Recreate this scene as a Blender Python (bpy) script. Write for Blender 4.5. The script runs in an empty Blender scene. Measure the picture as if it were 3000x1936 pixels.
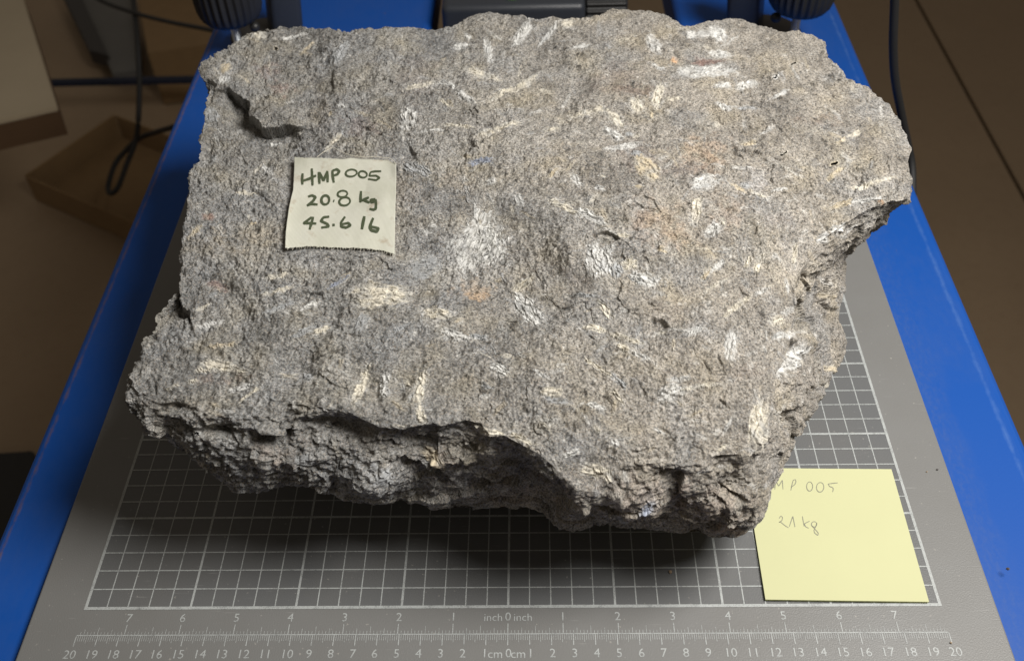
import bpy, bmesh, math, random
import numpy as np
from mathutils import Vector, Matrix, Euler

random.seed(5)
RNG = np.random.default_rng(11)
CM = 0.01
sc = bpy.context.scene
COL = sc.collection

# ------------------------------------------------------------------ camera
CAM_POS = np.array([1.52876, -23.33260, 42.89249]) * CM
CAM_ROT = (0.765775407, 0.0263752872, 0.00936486742)
FPX = 2948.59922
cam_d = bpy.data.cameras.new('camera')
cam = bpy.data.objects.new('camera', cam_d)
COL.objects.link(cam)
cam.location = CAM_POS
cam.rotation_euler = CAM_ROT
cam_d.sensor_width = 36.0
cam_d.lens = 36.0 * FPX / 3000.0
cam_d.clip_start = 0.01
cam_d.clip_end = 50
cam_d.dof.use_dof = True
cam_d.dof.focus_distance = 0.49
cam_d.dof.aperture_fstop = 12.5
sc.camera = cam

# ------------------------------------------------------------------ world and lamps
w = bpy.data.worlds.new('World')
sc.world = w
w.use_nodes = True
bg = w.node_tree.nodes['Background']
bg.inputs[0].default_value = (1.0, 0.86, 0.70, 1)
bg.inputs[1].default_value = 0.135

def lamp(name, loc, target, size, power, col):
    d = bpy.data.lights.new(name, 'AREA')
    d.shape = 'DISK'
    d.size = size
    d.energy = power
    d.color = col
    o = bpy.data.objects.new(name, d)
    COL.objects.link(o)
    o.location = loc
    v = Vector(target) - Vector(loc)
    o.rotation_euler = v.to_track_quat('-Z', 'Y').to_euler()
    return o

lamp('studio_lamp', (0.45, 0.03, 0.74), (0.06, 0.12, 0.08), 0.40, 6.5, (1.0, 0.965, 0.92)).data.spread = math.radians(132)

vs = sc.view_settings
vs.view_transform = 'Standard'
vs.look = 'None'
vs.exposure = 0
vs.gamma = 1

# ------------------------------------------------------------------ helpers
ROT = np.array(Euler(CAM_ROT, 'XYZ').to_matrix())

def unproj(px, py, z):
    """point at height z (m) seen at photograph position px, py"""
    px = np.asarray(px, float); py = np.asarray(py, float); z = np.asarray(z, float)
    d = np.stack([(px - 1500) / FPX, -(py - 968) / FPX, -np.ones_like(px)], -1) @ ROT.T
    t = (z - CAM_POS[2]) / d[..., 2]
    return CAM_POS + d * t[..., None]

def unproj_y(px, py, y):
    d = np.array([(px - 1500) / FPX, -(py - 968) / FPX, -1.0]) @ ROT.T
    t = (y - CAM_POS[1]) / d[1]
    return CAM_POS + d * t

def proj(P):
    q = (np.asarray(P, float) - CAM_POS) @ ROT
    return np.stack([1500 + FPX * q[..., 0] / -q[..., 2], 968 - FPX * q[..., 1] / -q[..., 2]], -1)

def tag(o, label=None, cat=None, group=None, kind=None):
    if label: o['label'] = label
    if cat: o['category'] = cat
    if group: o['group'] = group
    if kind: o['kind'] = kind
    return o

def empty(name, loc=(0, 0, 0)):
    o = bpy.data.objects.new(name, None)
    COL.objects.link(o)
    o.location = loc
    o.empty_display_size = 0.02
    return o

def link_mesh(name, me, mat, parent=None, loc=(0, 0, 0)):
    o = bpy.data.objects.new(name, me)
    COL.objects.link(o)
    if mat is not None:
        me.materials.clear(); me.materials.append(mat)
    o.location = loc
    if parent is not None:
        o.parent = parent
    return o

def from_bm(name, bm, mat, parent=None, loc=(0, 0, 0), smooth=False):
    me = bpy.data.meshes.new(name)
    bmesh.ops.recalc_face_normals(bm, faces=bm.faces)
    bm.to_mesh(me); bm.free()
    if smooth:
        me.polygons.foreach_set('use_smooth', [True] * len(me.polygons))
    return link_mesh(name, me, mat, parent, loc)

def np_mesh(name, V, F):
    """V (n,3), F (m,k)"""
    me = bpy.data.meshes.new(name)
    V = np.ascontiguousarray(V, dtype=np.float32)
    F = np.ascontiguousarray(F, dtype=np.int32)
    k = F.shape[1]
    me.vertices.add(len(V)); me.vertices.foreach_set('co', V.ravel())
    me.loops.add(F.size); me.loops.foreach_set('vertex_index', F.ravel())
    me.polygons.add(len(F))
    me.polygons.foreach_set('loop_start', np.arange(0, F.size, k, dtype=np.int32))
    me.update(calc_edges=True)
    return me

def box_bm(bm, c, s, rot=None, bevel=0.0, seg=2):
    r = bmesh.ops.create_cube(bm, size=1)
    vs_ = r['verts']
    bmesh.ops.scale(bm, vec=s, verts=vs_)
    if bevel > 0:
        es = list({e for v in vs_ for e in v.link_edges})
        g = bmesh.ops.bevel(bm, geom=es, offset=bevel, segments=seg, affect='EDGES', profile=0.5)
        vs_ = list({v for f in g['faces'] for v in f.verts} | {v for v in vs_ if v.is_valid})
    if rot is not None:
        bmesh.ops.rotate(bm, cent=(0, 0, 0), matrix=Euler(rot).to_matrix(), verts=vs_)
    bmesh.ops.translate(bm, vec=c, verts=vs_)
    return vs_

def smooth_path(pts, n):
    """Catmull-Rom through pts"""
    P = [np.asarray(p, float) for p in pts]
    P = [2 * P[0] - P[1]] + P + [2 * P[-1] - P[-2]]
    out = []
    for i in range(1, len(P) - 2):
        for k in range(n):
            t = k / n
            a, b, c, d = P[i - 1], P[i], P[i + 1], P[i + 2]
            out.append(0.5 * ((2 * b) + (-a + c) * t + (2 * a - 5 * b + 4 * c - d) * t * t + (-a + 3 * b - 3 * c + d) * t ** 3))
    out.append(P[-2])
    return out

def tube_bm(bm, pts, r, seg=10):
    pts = [Vector(p) for p in pts]
    rings = []
    up = Vector((0.31, 0.17, 0.93))
    for i, p in enumerate(pts):
        t = (pts[min(i + 1, len(pts) - 1)] - pts[max(i - 1, 0)]).normalized()
        a = t.cross(up)
        if a.length < 1e-4: a = t.cross(Vector((1, 0, 0)))
        a.normalize(); b = t.cross(a)
        rr = r[i] if hasattr(r, '__len__') else r
        rings.append([bm.verts.new(p + (a * math.cos(k * 2 * math.pi / seg) + b * math.sin(k * 2 * math.pi / seg)) * rr) for k in range(seg)])
    for i in range(len(rings) - 1):
        for k in range(seg):
            bm.faces.new((rings[i][k], rings[i][(k + 1) % seg], rings[i + 1][(k + 1) % seg], rings[i + 1][k]))
    bm.faces.new(rings[0][::-1]); bm.faces.new(rings[-1])

def lathe_bm(bm, prof, seg=32, flute=0.0, nfl=24):
    """prof: list of (r, z, flute weight)"""
    rings = []
    for (r, z, fw) in prof:
        ring = []
        for k in range(seg):
            a = 2 * math.pi * k / seg
            f = 1.0 - flute * fw * (0.5 + 0.5 * math.cos(a * nfl)) if flute else 1.0
            ring.append(bm.verts.new((r * f * math.cos(a), r * f * math.sin(a), z)))
        rings.append(ring)
    for i in range(len(rings) - 1):
        for k in range(seg):
            bm.faces.new((rings[i][k], rings[i][(k + 1) % seg], rings[i + 1][(k + 1) % seg], rings[i + 1][k]))
    bm.faces.new(rings[0][::-1]); bm.faces.new(rings[-1])

# ---- material helpers
def new_mat(name):
    m = bpy.data.materials.new(name)
    m.use_nodes = True
    nt = m.node_tree
    b = nt.nodes['Principled BSDF']
    return m, nt, b

def nd(nt, typ, **kw):
    n = nt.nodes.new(typ)
    for k, v in kw.items():
        if k.startswith('i_'):
            n.inputs[k[2:].replace('_', ' ')].default_value = v
        else:
            setattr(n, k, v)
    return n

def ramp(nt, src, stops):
    r = nt.nodes.new('ShaderNodeValToRGB')
    e = r.color_ramp.elements
    while len(e) < len(stops): e.new(0.5)
    for i, (p, c) in enumerate(stops):
        e[i].position = p
        e[i].color = (c, c, c, 1) if not hasattr(c, '__len__') else (*c, 1)
    nt.links.new(src, r.inputs[0])
    return r.outputs[0]

def mixc(nt, fac, a, b, mode='MIX'):
    m = nt.nodes.new('ShaderNodeMix')
    m.data_type = 'RGBA'; m.blend_type = mode
    for sock, v in ((m.inputs[0], fac), (m.inputs[6], a), (m.inputs[7], b)):
        if hasattr(v, 'is_linked') or isinstance(v, bpy.types.NodeSocket):
            nt.links.new(v, sock)
        elif hasattr(v, '__len__'):
            sock.default_value = (*v[:3], 1)
        else:
            sock.default_value = v
    return m.outputs[2]

def mathn(nt, op, a, b=None, c=None, clamp=False):
    m = nt.nodes.new('ShaderNodeMath'); m.operation = op; m.use_clamp = clamp
    for i, v in enumerate((a, b, c)):
        if v is None: continue
        if isinstance(v, bpy.types.NodeSocket): nt.links.new(v, m.inputs[i])
        else: m.inputs[i].default_value = v
    return m.outputs[0]

def noise(nt, vec, scale, detail=3, rough=0.55, dist=0.0):
    n = nt.nodes.new('ShaderNodeTexNoise')
    n.inputs['Scale'].default_value = scale
    n.inputs['Detail'].default_value = detail
    n.inputs['Roughness'].default_value = rough
    n.inputs['Distortion'].default_value = dist
    nt.links.new(vec, n.inputs['Vector'])
    return n.outputs['Fac']

def coords(nt, kind='Object', scale=None, rot=None):
    t = nt.nodes.new('ShaderNodeTexCoord')
    v = t.outputs[kind]
    if scale or rot:
        mp = nt.nodes.new('ShaderNodeMapping')
        if scale: mp.inputs['Scale'].default_value = scale
        if rot: mp.inputs['Rotation'].default_value = rot
        nt.links.new(v, mp.inputs['Vector']); v = mp.outputs[0]
    return v

def bump(nt, b, h, strength, dist):
    n = nt.nodes.new('ShaderNodeBump')
    n.inputs['Strength'].default_value = strength
    n.inputs['Distance'].default_value = dist
    nt.links.new(h, n.inputs['Height'])
    nt.links.new(n.outputs[0], b.inputs['Normal'])

def plain(name, col, rough=0.5, metal=0.0, var=0.15, scale=60, bmp=0.0):
    m, nt, b = new_mat(name)
    v = coords(nt)
    f = noise(nt, v, scale, 4)
    c = mixc(nt, f, tuple(x * (1 - var) for x in col), tuple(min(1, x * (1 + var)) for x in col))
    nt.links.new(c, b.inputs['Base Color'])
    b.inputs['Roughness'].default_value = rough
    b.inputs['Metallic'].default_value = metal
    if bmp: bump(nt, b, noise(nt, v, scale * 8, 3), bmp, 0.0005)
    return m

# ------------------------------------------------------------------ materials
def mat_plate():
    m, nt, b = new_mat('frosted_grey_plastic')
    v = coords(nt)
    sep = nt.nodes.new('ShaderNodeSeparateXYZ'); nt.links.new(v, sep.inputs[0])
    x, y = sep.outputs[0], sep.outputs[1]
    inx = mathn(nt, 'LESS_THAN', mathn(nt, 'ABSOLUTE', x), 0.2)
    iny = mathn(nt, 'GREATER_THAN', y, 0.0)
    ins = mathn(nt, 'MULTIPLY', inx, iny)
    base = mixc(nt, ins, (0.165, 0.166, 0.162), (0.108, 0.112, 0.115))
    big = noise(nt, v, 14, 4, 0.6)
    base = mixc(nt, ramp(nt, big, [(0.35, 0.0), (0.7, 0.35)]), base, (0.13, 0.125, 0.115))
    # fine scuffs and dust
    sv = coords(nt, 'Object', (60, 900, 1), (0, 0, 0.7))
    scr = ramp(nt, noise(nt, sv, 1.0, 2), [(0.68, 0.0), (0.78, 0.35)])
    base = mixc(nt, scr, base, (0.34, 0.34, 0.33))
    dst = ramp(nt, noise(nt, v, 420, 2), [(0.70, 0.0), (0.76, 0.45)])
    base = mixc(nt, dst, base, (0.42, 0.40, 0.36))
    nt.links.new(base, b.inputs['Base Color'])
    b.inputs['Roughness'].default_value = 0.42
    b.inputs['Specular IOR Level'].default_value = 0.45
    h = noise(nt, v, 1500, 2, 0.5)
    bump(nt, b, h, 0.35, 0.0003)
    return m

def mat_print():
    m, nt, b = new_mat('white_screen_print')
    v = coords(nt)
    wear = noise(nt, v, 2600, 2, 0.6)
    wear2 = noise(nt, v, 130, 3, 0.6)
    k = mathn(nt, 'ADD', wear, mathn(nt, 'MULTIPLY', wear2, 0.55))
    f = ramp(nt, k, [(0.76, 1.0), (0.96, 0.2)])
    c = mixc(nt, f, (0.14, 0.145, 0.145), (0.37, 0.39, 0.385))
    nt.links.new(c, b.inputs['Base Color'])
    b.inputs['Roughness'].default_value = 0.5
    return m

def mat_blue():
    m, nt, b = new_mat('scuffed_blue_paint')
    v = coords(nt)
    sep = nt.nodes.new('ShaderNodeSeparateXYZ'); nt.links.new(v, sep.inputs[0])
    x, y = sep.outputs[0], sep.outputs[1]
    blue = (0.005, 0.066, 0.315)
    big = noise(nt, v, 9, 5, 0.65)
    fine = noise(nt, coords(nt, 'Object', (1, 0.35, 1), (0, 0, 0.5)), 260, 4, 0.7)
    # one rubbed clean rounded patch on the right flank
    dx = mathn(nt, 'DIVIDE', mathn(nt, 'SUBTRACT', x, 0.255), 0.014)
    dy = mathn(nt, 'DIVIDE', mathn(nt, 'SUBTRACT', y, 0.09), 0.075)
    rr = mathn(nt, 'ADD', mathn(nt, 'POWER', mathn(nt, 'ABSOLUTE', dx), 4.0), mathn(nt, 'POWER', mathn(nt, 'ABSOLUTE', dy), 4.0))
    rr = mathn(nt, 'ADD', rr, mathn(nt, 'MULTIPLY', mathn(nt, 'SUBTRACT', noise(nt, v, 45, 4), 0.5), 2.2))
    clean = ramp(nt, rr, [(0.3, 1.0), (1.0, 0.0)])
    dust = ramp(nt, mathn(nt, 'ADD', mathn(nt, 'MULTIPLY', big, 0.7), mathn(nt, 'MULTIPLY', fine, 0.35)), [(0.46, 0.0), (0.74, 0.09)])
    inner = mathn(nt, 'SUBTRACT', 1.0, mathn(nt, 'DIVIDE', mathn(nt, 'ABSOLUTE', mathn(nt, 'SUBTRACT', x, 0.231)), 0.016), None, True)
    speck = ramp(nt, noise(nt, coords(nt, 'Object', (1, 0.5, 1), (0, 0, 0.5)), 420, 4, 0.75), [(0.46, 0.15), (0.66, 0.9)])
    dust = mathn(nt, 'ADD', mathn(nt, 'MULTIPLY', dust, 1.2), mathn(nt, 'MULTIPLY', mathn(nt, 'MULTIPLY', inner, speck), 0.17), None, True)
    dust = mathn(nt, 'MULTIPLY', dust, mathn(nt, 'SUBTRACT', 1.0, clean))
    c = mixc(nt, dust, blue, (0.11, 0.13, 0.17))
    # pale rub along the right edge, rusty rub along the left edge
    jag = noise(nt, coords(nt, 'Object', (1, 0.6, 1)), 190, 4, 0.7)
    def edge(x0, half):
        d = mathn(nt, 'ABSOLUTE', mathn(nt, 'SUBTRACT', x, x0))
        k = mathn(nt, 'SUBTRACT', 1.0, mathn(nt, 'DIVIDE', d, half), None, True)
        return k
    kr = ramp(nt, mathn(nt, 'MULTIPLY', edge(0.2650, 0.0050), mathn(nt, 'ADD', jag, mathn(nt, 'MULTIPLY', noise(nt, v, 22, 2), 0.5))), [(0.50, 0.0), (1.0, 0.15)])
    c = mixc(nt, kr, c, (0.25, 0.40, 0.60))
    kl = ramp(nt, mathn(nt, 'MULTIPLY', edge(-0.2545, 0.0042), mathn(nt, 'ADD', jag, mathn(nt, 'MULTIPLY', noise(nt, v, 30, 2), 0.4))), [(0.46, 0.0), (0.80, 0.6)])
    c = mixc(nt, kl, c, (0.20, 0.115, 0.075))
    chips = ramp(nt, noise(nt, v, 95, 3, 0.6), [(0.755, 0.0), (0.775, 0.6)])
    c = mixc(nt, chips, c, (0.12, 0.09, 0.07))
    nt.links.new(c, b.inputs['Base Color'])
    b.inputs['Roughness'].default_value = 0.5
    b.inputs['Specular IOR Level'].default_value = 0.22
    bump(nt, b, noise(nt, v, 700, 3), 0.12, 0.0003)
    return m

def mat_rock():
    m, nt, b = new_mat('granular_rock')
    v = coords(nt)
    at = nt.nodes.new('ShaderNodeAttribute'); at.attribute_name = 'albedo'
    cr = nt.nodes.new('ShaderNodeAttribute'); cr.attribute_name = 'crystal'
    g1 = noise(nt, v, 950, 3, 0.65)
    g2 = noise(nt, v, 2100, 2, 0.6)
    g = mathn(nt, 'ADD', mathn(nt, 'MULTIPLY', g1, 0.6), mathn(nt, 'MULTIPLY', g2, 0.4))
    sp = ramp(nt, g, [(0.38, 0.20), (0.455, 0.72), (0.53, 1.12), (0.62, 1.65)])
    sp = mixc(nt, mathn(nt, 'MULTIPLY', cr.outputs['Fac'], 0.80), sp, (1, 1, 1))
    c = mixc(nt, 1.0, at.outputs['Color'], sp, 'MULTIPLY')
    # warm and cool mineral grains
    hue = noise(nt, v, 1300, 1, 0.5)
    hue = mixc(nt, mathn(nt, 'MULTIPLY', cr.outputs['Fac'], 0.8), hue, (0.5, 0.5, 0.5))
    c = mixc(nt, ramp(nt, hue, [(0.56, 0.0), (0.66, 0.30)]), c, (0.40, 0.33, 0.25))
    c = mixc(nt, ramp(nt, hue, [(0.30, 0.40), (0.42, 0.0)]), c, (0.11, 0.115, 0.12))
    nt.links.new(c, b.inputs['Base Color'])
    r = mixc(nt, cr.outputs['Fac'], (0.85, 0.85, 0.85), (0.5, 0.5, 0.5))
    nt.links.new(r, b.inputs['Roughness'])
    b.inputs['Specular IOR Level'].default_value = 0.3
    gb = mixc(nt, mathn(nt, 'MULTIPLY', cr.outputs['Fac'], 0.7), g, (0.5, 0.5, 0.5))
    bump(nt, b, gb, 0.8, 0.0008)
    return m

def mat_cloth():
    m, nt, b = new_mat('woven_cream_cloth')
    v = coords(nt)
    st = ramp(nt, noise(nt, v, 95, 4, 0.7), [(0.57, 0.0), (0.70, 0.5)])
    c = mixc(nt, ramp(nt, noise(nt, v, 40, 3), [(0.35, 0.0), (0.7, 1.0)]), (0.57, 0.575, 0.485), (0.63, 0.63, 0.56))
    c = mixc(nt, st, c, (0.36, 0.26, 0.17))
    wv = nd(nt, 'ShaderNodeTexWave', wave_type='BANDS', bands_direction='X')
    wv.inputs['Scale'].default_value = 520; wv.inputs['Distortion'].default_value = 0.6
    wv2 = nd(nt, 'ShaderNodeTexWave', wave_type='BANDS', bands_direction='Y')
    wv2.inputs['Scale'].default_value = 520; wv2.inputs['Distortion'].default_value = 0.6
    nt.links.new(v, wv.inputs['Vector']); nt.links.new(v, wv2.inputs['Vector'])
    h = mathn(nt, 'MULTIPLY', wv.outputs['Fac'], wv2.outputs['Fac'])
    c = mixc(nt, h, mixc(nt, 1.0, c, (0.72, 0.72, 0.70), 'MULTIPLY'), c)
    nt.links.new(c, b.inputs['Base Color'])
    b.inputs['Roughness'].default_value = 0.9
    bump(nt, b, h, 0.4, 0.0002)
    return m

def mat_floor():
    m, nt, b = new_mat('brown_linoleum')
    v = coords(nt)
    c = mixc(nt, noise(nt, v, 5, 4), (0.245, 0.175, 0.107), (0.305, 0.22, 0.137))
    c = mixc(nt, ramp(nt, noise(nt, v, 60, 4), [(0.5, 0.0), (0.75, 0.3)]), c, (0.22, 0.15, 0.09))
    nt.links.new(c, b.inputs['Base Color'])
    b.inputs['Roughness'].default_value = 0.6
    return m

M_plate, M_print, M_blue, M_rock, M_cloth, M_floor = mat_plate(), mat_print(), mat_blue(), mat_rock(), mat_cloth(), mat_floor()
M_ink = plain('green_black_marker', (0.048, 0.062, 0.030), 0.8, 0, 0.5, 1800)
M_pencil = plain('grey_pencil', (0.19, 0.19, 0.145), 0.6, 0, 0.35, 900)
M_note = plain('pale_yellow_paper', (0.49, 0.495, 0.285), 0.75, 0, 0.04, 25, 0.05)
M_noteedge = plain('paper_stack_edge', (0.62, 0.66, 0.36), 0.8, 0, 0.2, 3000)
M_thread = plain('cream_thread', (0.55, 0.52, 0.44), 0.9)
M_black = plain('black_rubber', (0.012, 0.012, 0.012), 0.65, 0, 0.3, 90)
M_knob = plain('black_moulded_plastic', (0.022, 0.022, 0.022), 0.42, 0, 0.3, 120, 0.1)
M_zinc = plain('zinc_plated_steel', (0.62, 0.66, 0.68), 0.35, 1.0, 0.1, 80)
M_device = plain('charcoal_plastic', (0.030, 0.034, 0.042), 0.38, 0, 0.12, 400, 0.25)
M_green = plain('green_plastic', (0.20, 0.55, 0.06), 0.4)
M_card = plain('brown_cardboard', (0.20, 0.125, 0.055), 0.85, 0, 0.12, 40)
M_cream = plain('cream_laminate', (0.40, 0.335, 0.235), 0.6, 0, 0.06, 20)
M_brownedge = plain('dark_brown_wood', (0.10, 0.055, 0.025), 0.8, 0, 0.2, 20)
M_dgrey = plain('dull_grey_sheet', (0.10, 0.098, 0.092), 0.6, 0, 0.15, 15)
M_dark = plain('dark_gap', (0.02, 0.017, 0.013), 0.9)
M_blue_shade = plain('shaded_blue_paint', (0.006, 0.010, 0.026), 0.8)  # bench blue darkened: the shade below the bench is put into the colour
M_steelblk = plain('black_painted_steel', (0.022, 0.02, 0.02), 0.5)

# ------------------------------------------------------------------ setting: floor
FZ = -0.72
s0 = unproj(2684, 0, FZ); s1 = unproj(3000, 578, FZ)
dirs = (s1 - s0) / np.linalg.norm(s1 - s0)
nrm = np.array([-dirs[1], dirs[0], 0.0])
if nrm[0] > 0: nrm = -nrm                       # nrm points left of the joint

def slab(name, side):
    bm = bmesh.new()
    far = 6.0
    a = s0 - dirs * far + nrm * side * 0.004; b_ = s0 + dirs * far + nrm * side * 0.004
    c = b_ + nrm * side * far; d = a + nrm * side * far
    top = [bm.verts.new(Vector((p[0], p[1], FZ))) for p in (a, b_, c, d)]
    bot = [bm.verts.new(Vector((p[0], p[1], FZ - 0.02))) for p in (a, b_, c, d)]
    bm.faces.new(top); bm.faces.new(bot[::-1])
    for i in range(4):
        bm.faces.new((top[i], bot[i], bot[(i + 1) % 4], top[(i + 1) % 4]))
    return tag(from_bm(name, bm, M_floor), None, None, None, 'structure')
slab('floor', 1.0)
slab('floor', -1.0)
bm = bmesh.new(); box_bm(bm, (0, 0, FZ - 0.035), (14, 14, 0.02))
tag(from_bm('subfloor', bm, M_dark), None, None, None, 'structure')

# ------------------------------------------------------------------ blue bench with its frame
bench = empty('blue_bench', (0.0, 0.3, FZ))
tag(bench, 'bright blue painted steel bench with rubbed edges under the grey plate', 'bench')
BT = -0.0045
def bench_part(name, bm, mat, smooth=False):
    o = from_bm(name, bm, mat, bench, smooth=smooth)
    o.matrix_parent_inverse = Matrix.Translation((0, -0.3, -FZ))
    return o
bm = bmesh.new()
XL, XR = -0.2605, 0.2745
outl = [(XL, -0.13), (XR, -0.13), (XR, 0.72), (0.135, 0.72), (0.135, 0.44), (-0.072, 0.44), (-0.072, 0.72), (XL, 0.72)]
tv = [bm.verts.new((x_, y_, BT)) for x_, y_ in outl]; bv = [bm.verts.new((x_, y_, BT - 0.04)) for x_, y_ in outl]
bm.faces.new(tv); bm.faces.new(bv[::-1])
for i in range(8): bm.faces.new((tv[i], bv[i], bv[(i + 1) % 8], tv[(i + 1) % 8]))
bmesh.ops.recalc_face_normals(bm, faces=bm.faces)
bmesh.ops.bevel(bm, geom=bm.edges[:], offset=0.0065, segments=4, affect='EDGES', profile=0.5)
bench_part('bench_top', bm, M_blue, False)
for (lx, ly) in ((-0.235, -0.09), (0.25, -0.09), (-0.235, 0.66), (0.25, 0.66)):
    bm = bmesh.new()
    box_bm(bm, (lx, ly, (FZ + BT - 0.0395) / 2 + 0.03), (0.03, 0.03, -FZ + BT - 0.0395 - 0.06), None, 0.002, 1)
    o = bench_part('leg', bm, M_blue)
    bm = bmesh.new()
    lathe_bm(bm, [(0.012, -0.012, 0), (0.027, -0.010, 0), (0.030, -0.004, 0), (0.030, 0.004, 0), (0.027, 0.010, 0), (0.012, 0.012, 0)], 20)
    bmesh.ops.rotate(bm, cent=(0, 0, 0), matrix=Euler((math.pi / 2, 0, 0)).to_matrix(), verts=bm.verts[:])
    bmesh.ops.translate(bm, vec=(lx, ly, FZ + 0.031), verts=bm.verts[:])
    c = from_bm('castor', bm, M_black, o, smooth=True)
p0 = unproj(40, 246, -0.60); p1 = unproj(640, 232, -0.60)
bm = bmesh.new()
mid = (p0 + p1) / 2
box_bm(bm, mid, (np.linalg.norm(p1 - p0), 0.014, 0.010), (0, 0, math.atan2(p1[1] - p0[1], p1[0] - p0[0])), 0.001, 1)
bench_part('cross_bar', bm, M_blue_shade)

# ------------------------------------------------------------------ measuring plate with its print
plate = empty('measuring_plate', (0, 0.16, -0.004))
tag(plate, 'grey frosted plate printed with a white grid and ruler under the rock', 'measuring plate')
PINV = Matrix.Translation((0, -0.16, 0.004))
def plate_part(name, me, mat):
    o = link_mesh(name, me, mat, plate); o.matrix_parent_inverse = PINV
    return o
bm = bmesh.new()
box_bm(bm, (0.0005, 0.16, -0.002), (0.4505, 0.46, 0.004), None, 0.0008, 2)
bmesh.ops.recalc_face_normals(bm, faces=bm.faces)
me = bpy.data.meshes.new('plate_sheet'); bm.to_mesh(me); bm.free()
plate_part('plate_sheet', me, M_plate)

def quads_mesh(name, rects, z):
    V, F = [], []
    for (x0, y0, x1, y1) in rects:
        k = len(V)
        V += [(x0, y0, z), (x1, y0, z), (x1, y1, z), (x0, y1, z)]
        F.append((k, k + 1, k + 2, k + 3))
    return np_mesh(name, np.array(V), np.array(F))

PZ = 0.00012
R_ = []
for i in range(-20, 21):
    h = 0.00075 if abs(i) == 20 else (0.00058 if i % 5 == 0 else 0.00030)
    h *= 0.92
    R_.append((i * CM - h, 0, i * CM + h, 30 * CM))
plate_part('grid_columns', quads_mesh('grid_columns', R_, PZ), M_print)
R_ = []
for j in range(0, 31):
    h = 0.00075 if j in (0, 30) else (0.00058 if j % 5 == 0 else 0.00030)
    R_.append((-20.075 * CM, j * CM - h, 20.075 * CM, j * CM + h))
plate_part('grid_rows', quads_mesh('grid_rows', R_, PZ * 1.6), M_print)
RY = -1.37 * CM
R_ = [(-20 * CM, RY - 0.00022, 20 * CM, RY + 0.00022)]
for k in range(-200, 201):
    L = 0.0055 if k % 10 == 0 else (0.0040 if k % 5 == 0 else 0.0030)
    h = 0.00022 if k % 10 == 0 else 0.00011
    R_.append((k * 0.001 - h, RY - L, k * 0.001 + h, RY - 0.0003))
plate_part('centimetre_scale', quads_mesh('centimetre_scale', R_, PZ), M_print)
R_ = []
for k in range(-126, 127):
    xx = k * 2.54 / 16 * CM
    if abs(xx) > 0.2: continue
    L = 0.0052 if k % 16 == 0 else (0.0040 if k % 8 == 0 else (0.0030 if k % 4 == 0 else 0.0018))
    h = 0.00020 if k % 16 == 0 else 0.00011
    R_.append((xx - h, RY + 0.0003, xx + h, RY + L))
plate_part('inch_scale', quads_mesh('inch_scale', R_, PZ), M_print)

def text_mesh(s, size):
    cu = bpy.data.curves.new('numeral', 'FONT')
    cu.body = s; cu.size = size; cu.align_x = 'CENTER'; cu.align_y = 'CENTER'; cu.resolution_u = 3
    ob = bpy.data.objects.new('numeral', cu); COL.objects.link(ob)
    bpy.context.view_layer.update()
    me = bpy.data.meshes.new_from_object(ob.evaluated_get(bpy.context.evaluated_depsgraph_get()))
    bpy.data.objects.remove(ob); bpy.data.curves.remove(cu)
    me.name = 'numeral'
    return me
TXT = {}
def put_text(s, x, y, size, name='numeral'):
    if (s, size) not in TXT: TXT[(s, size)] = text_mesh(s, size)
    o = plate_part(name, TXT[(s, size)], M_print)
    o.location = (x, y, PZ)
for k in range(0, 21):
    for sgn in ((1,) if k == 0 else (-1, 1)):
        put_text(str(k), sgn * k * CM - (0.0004 if sgn < 0 else -0.0004), -2.33 * CM, 0.0060)
for k in range(0, 8):
    for sgn in ((1,) if k == 0 else (-1, 1)):
        put_text(str(k), sgn * k * 2.54 * CM, -0.53 * CM, 0.0060)
for sgn in (-1, 1):
    put_text('inch', sgn * 0.0069, -0.56 * CM, 0.0054, 'unit_word')
    put_text('cm', sgn * 0.0052 + (-0.0004), -2.36 * CM, 0.0058, 'unit_word')

# ------------------------------------------------------------------ noise for the rock
def _hash(ix, iy, iz):
    h = (ix.astype(np.int64) * 374761393 + iy.astype(np.int64) * 668265263 + iz.astype(np.int64) * 2147483647 * 31 + iz.astype(np.int64) * 1274126177) & 0xFFFFFFFF
    h = ((h ^ (h >> 13)) * 1274126177) & 0xFFFFFFFF
    h = (h ^ (h >> 16))
    return h
_G = RNG.normal(size=(256, 3)).astype(np.float32)
_G /= np.linalg.norm(_G, axis=1)[:, None]

def perlin(P):
    P = P.astype(np.float32)
    I = np.floor(P); f = P - I; I = I.astype(np.int64)
    u = f * f * f * (f * (f * 6 - 15) + 10)
    out = np.zeros(len(P), np.float32)
    for dx in (0, 1):
        wx = u[:, 0] if dx else 1 - u[:, 0]
        for dy in (0, 1):
            wy = u[:, 1] if dy else 1 - u[:, 1]
            for dz in (0, 1):
                wz = u[:, 2] if dz else 1 - u[:, 2]
                g = _G[_hash(I[:, 0] + dx, I[:, 1] + dy, I[:, 2] + dz) & 255]
                d = g[:, 0] * (f[:, 0] - dx) + g[:, 1] * (f[:, 1] - dy) + g[:, 2] * (f[:, 2] - dz)
                out += wx * wy * wz * d
    return out * 1.5

def nz(P, lam, off=0.0):
    """Perlin noise of wavelength lam metres"""
    return perlin(P / lam + off)

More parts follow.
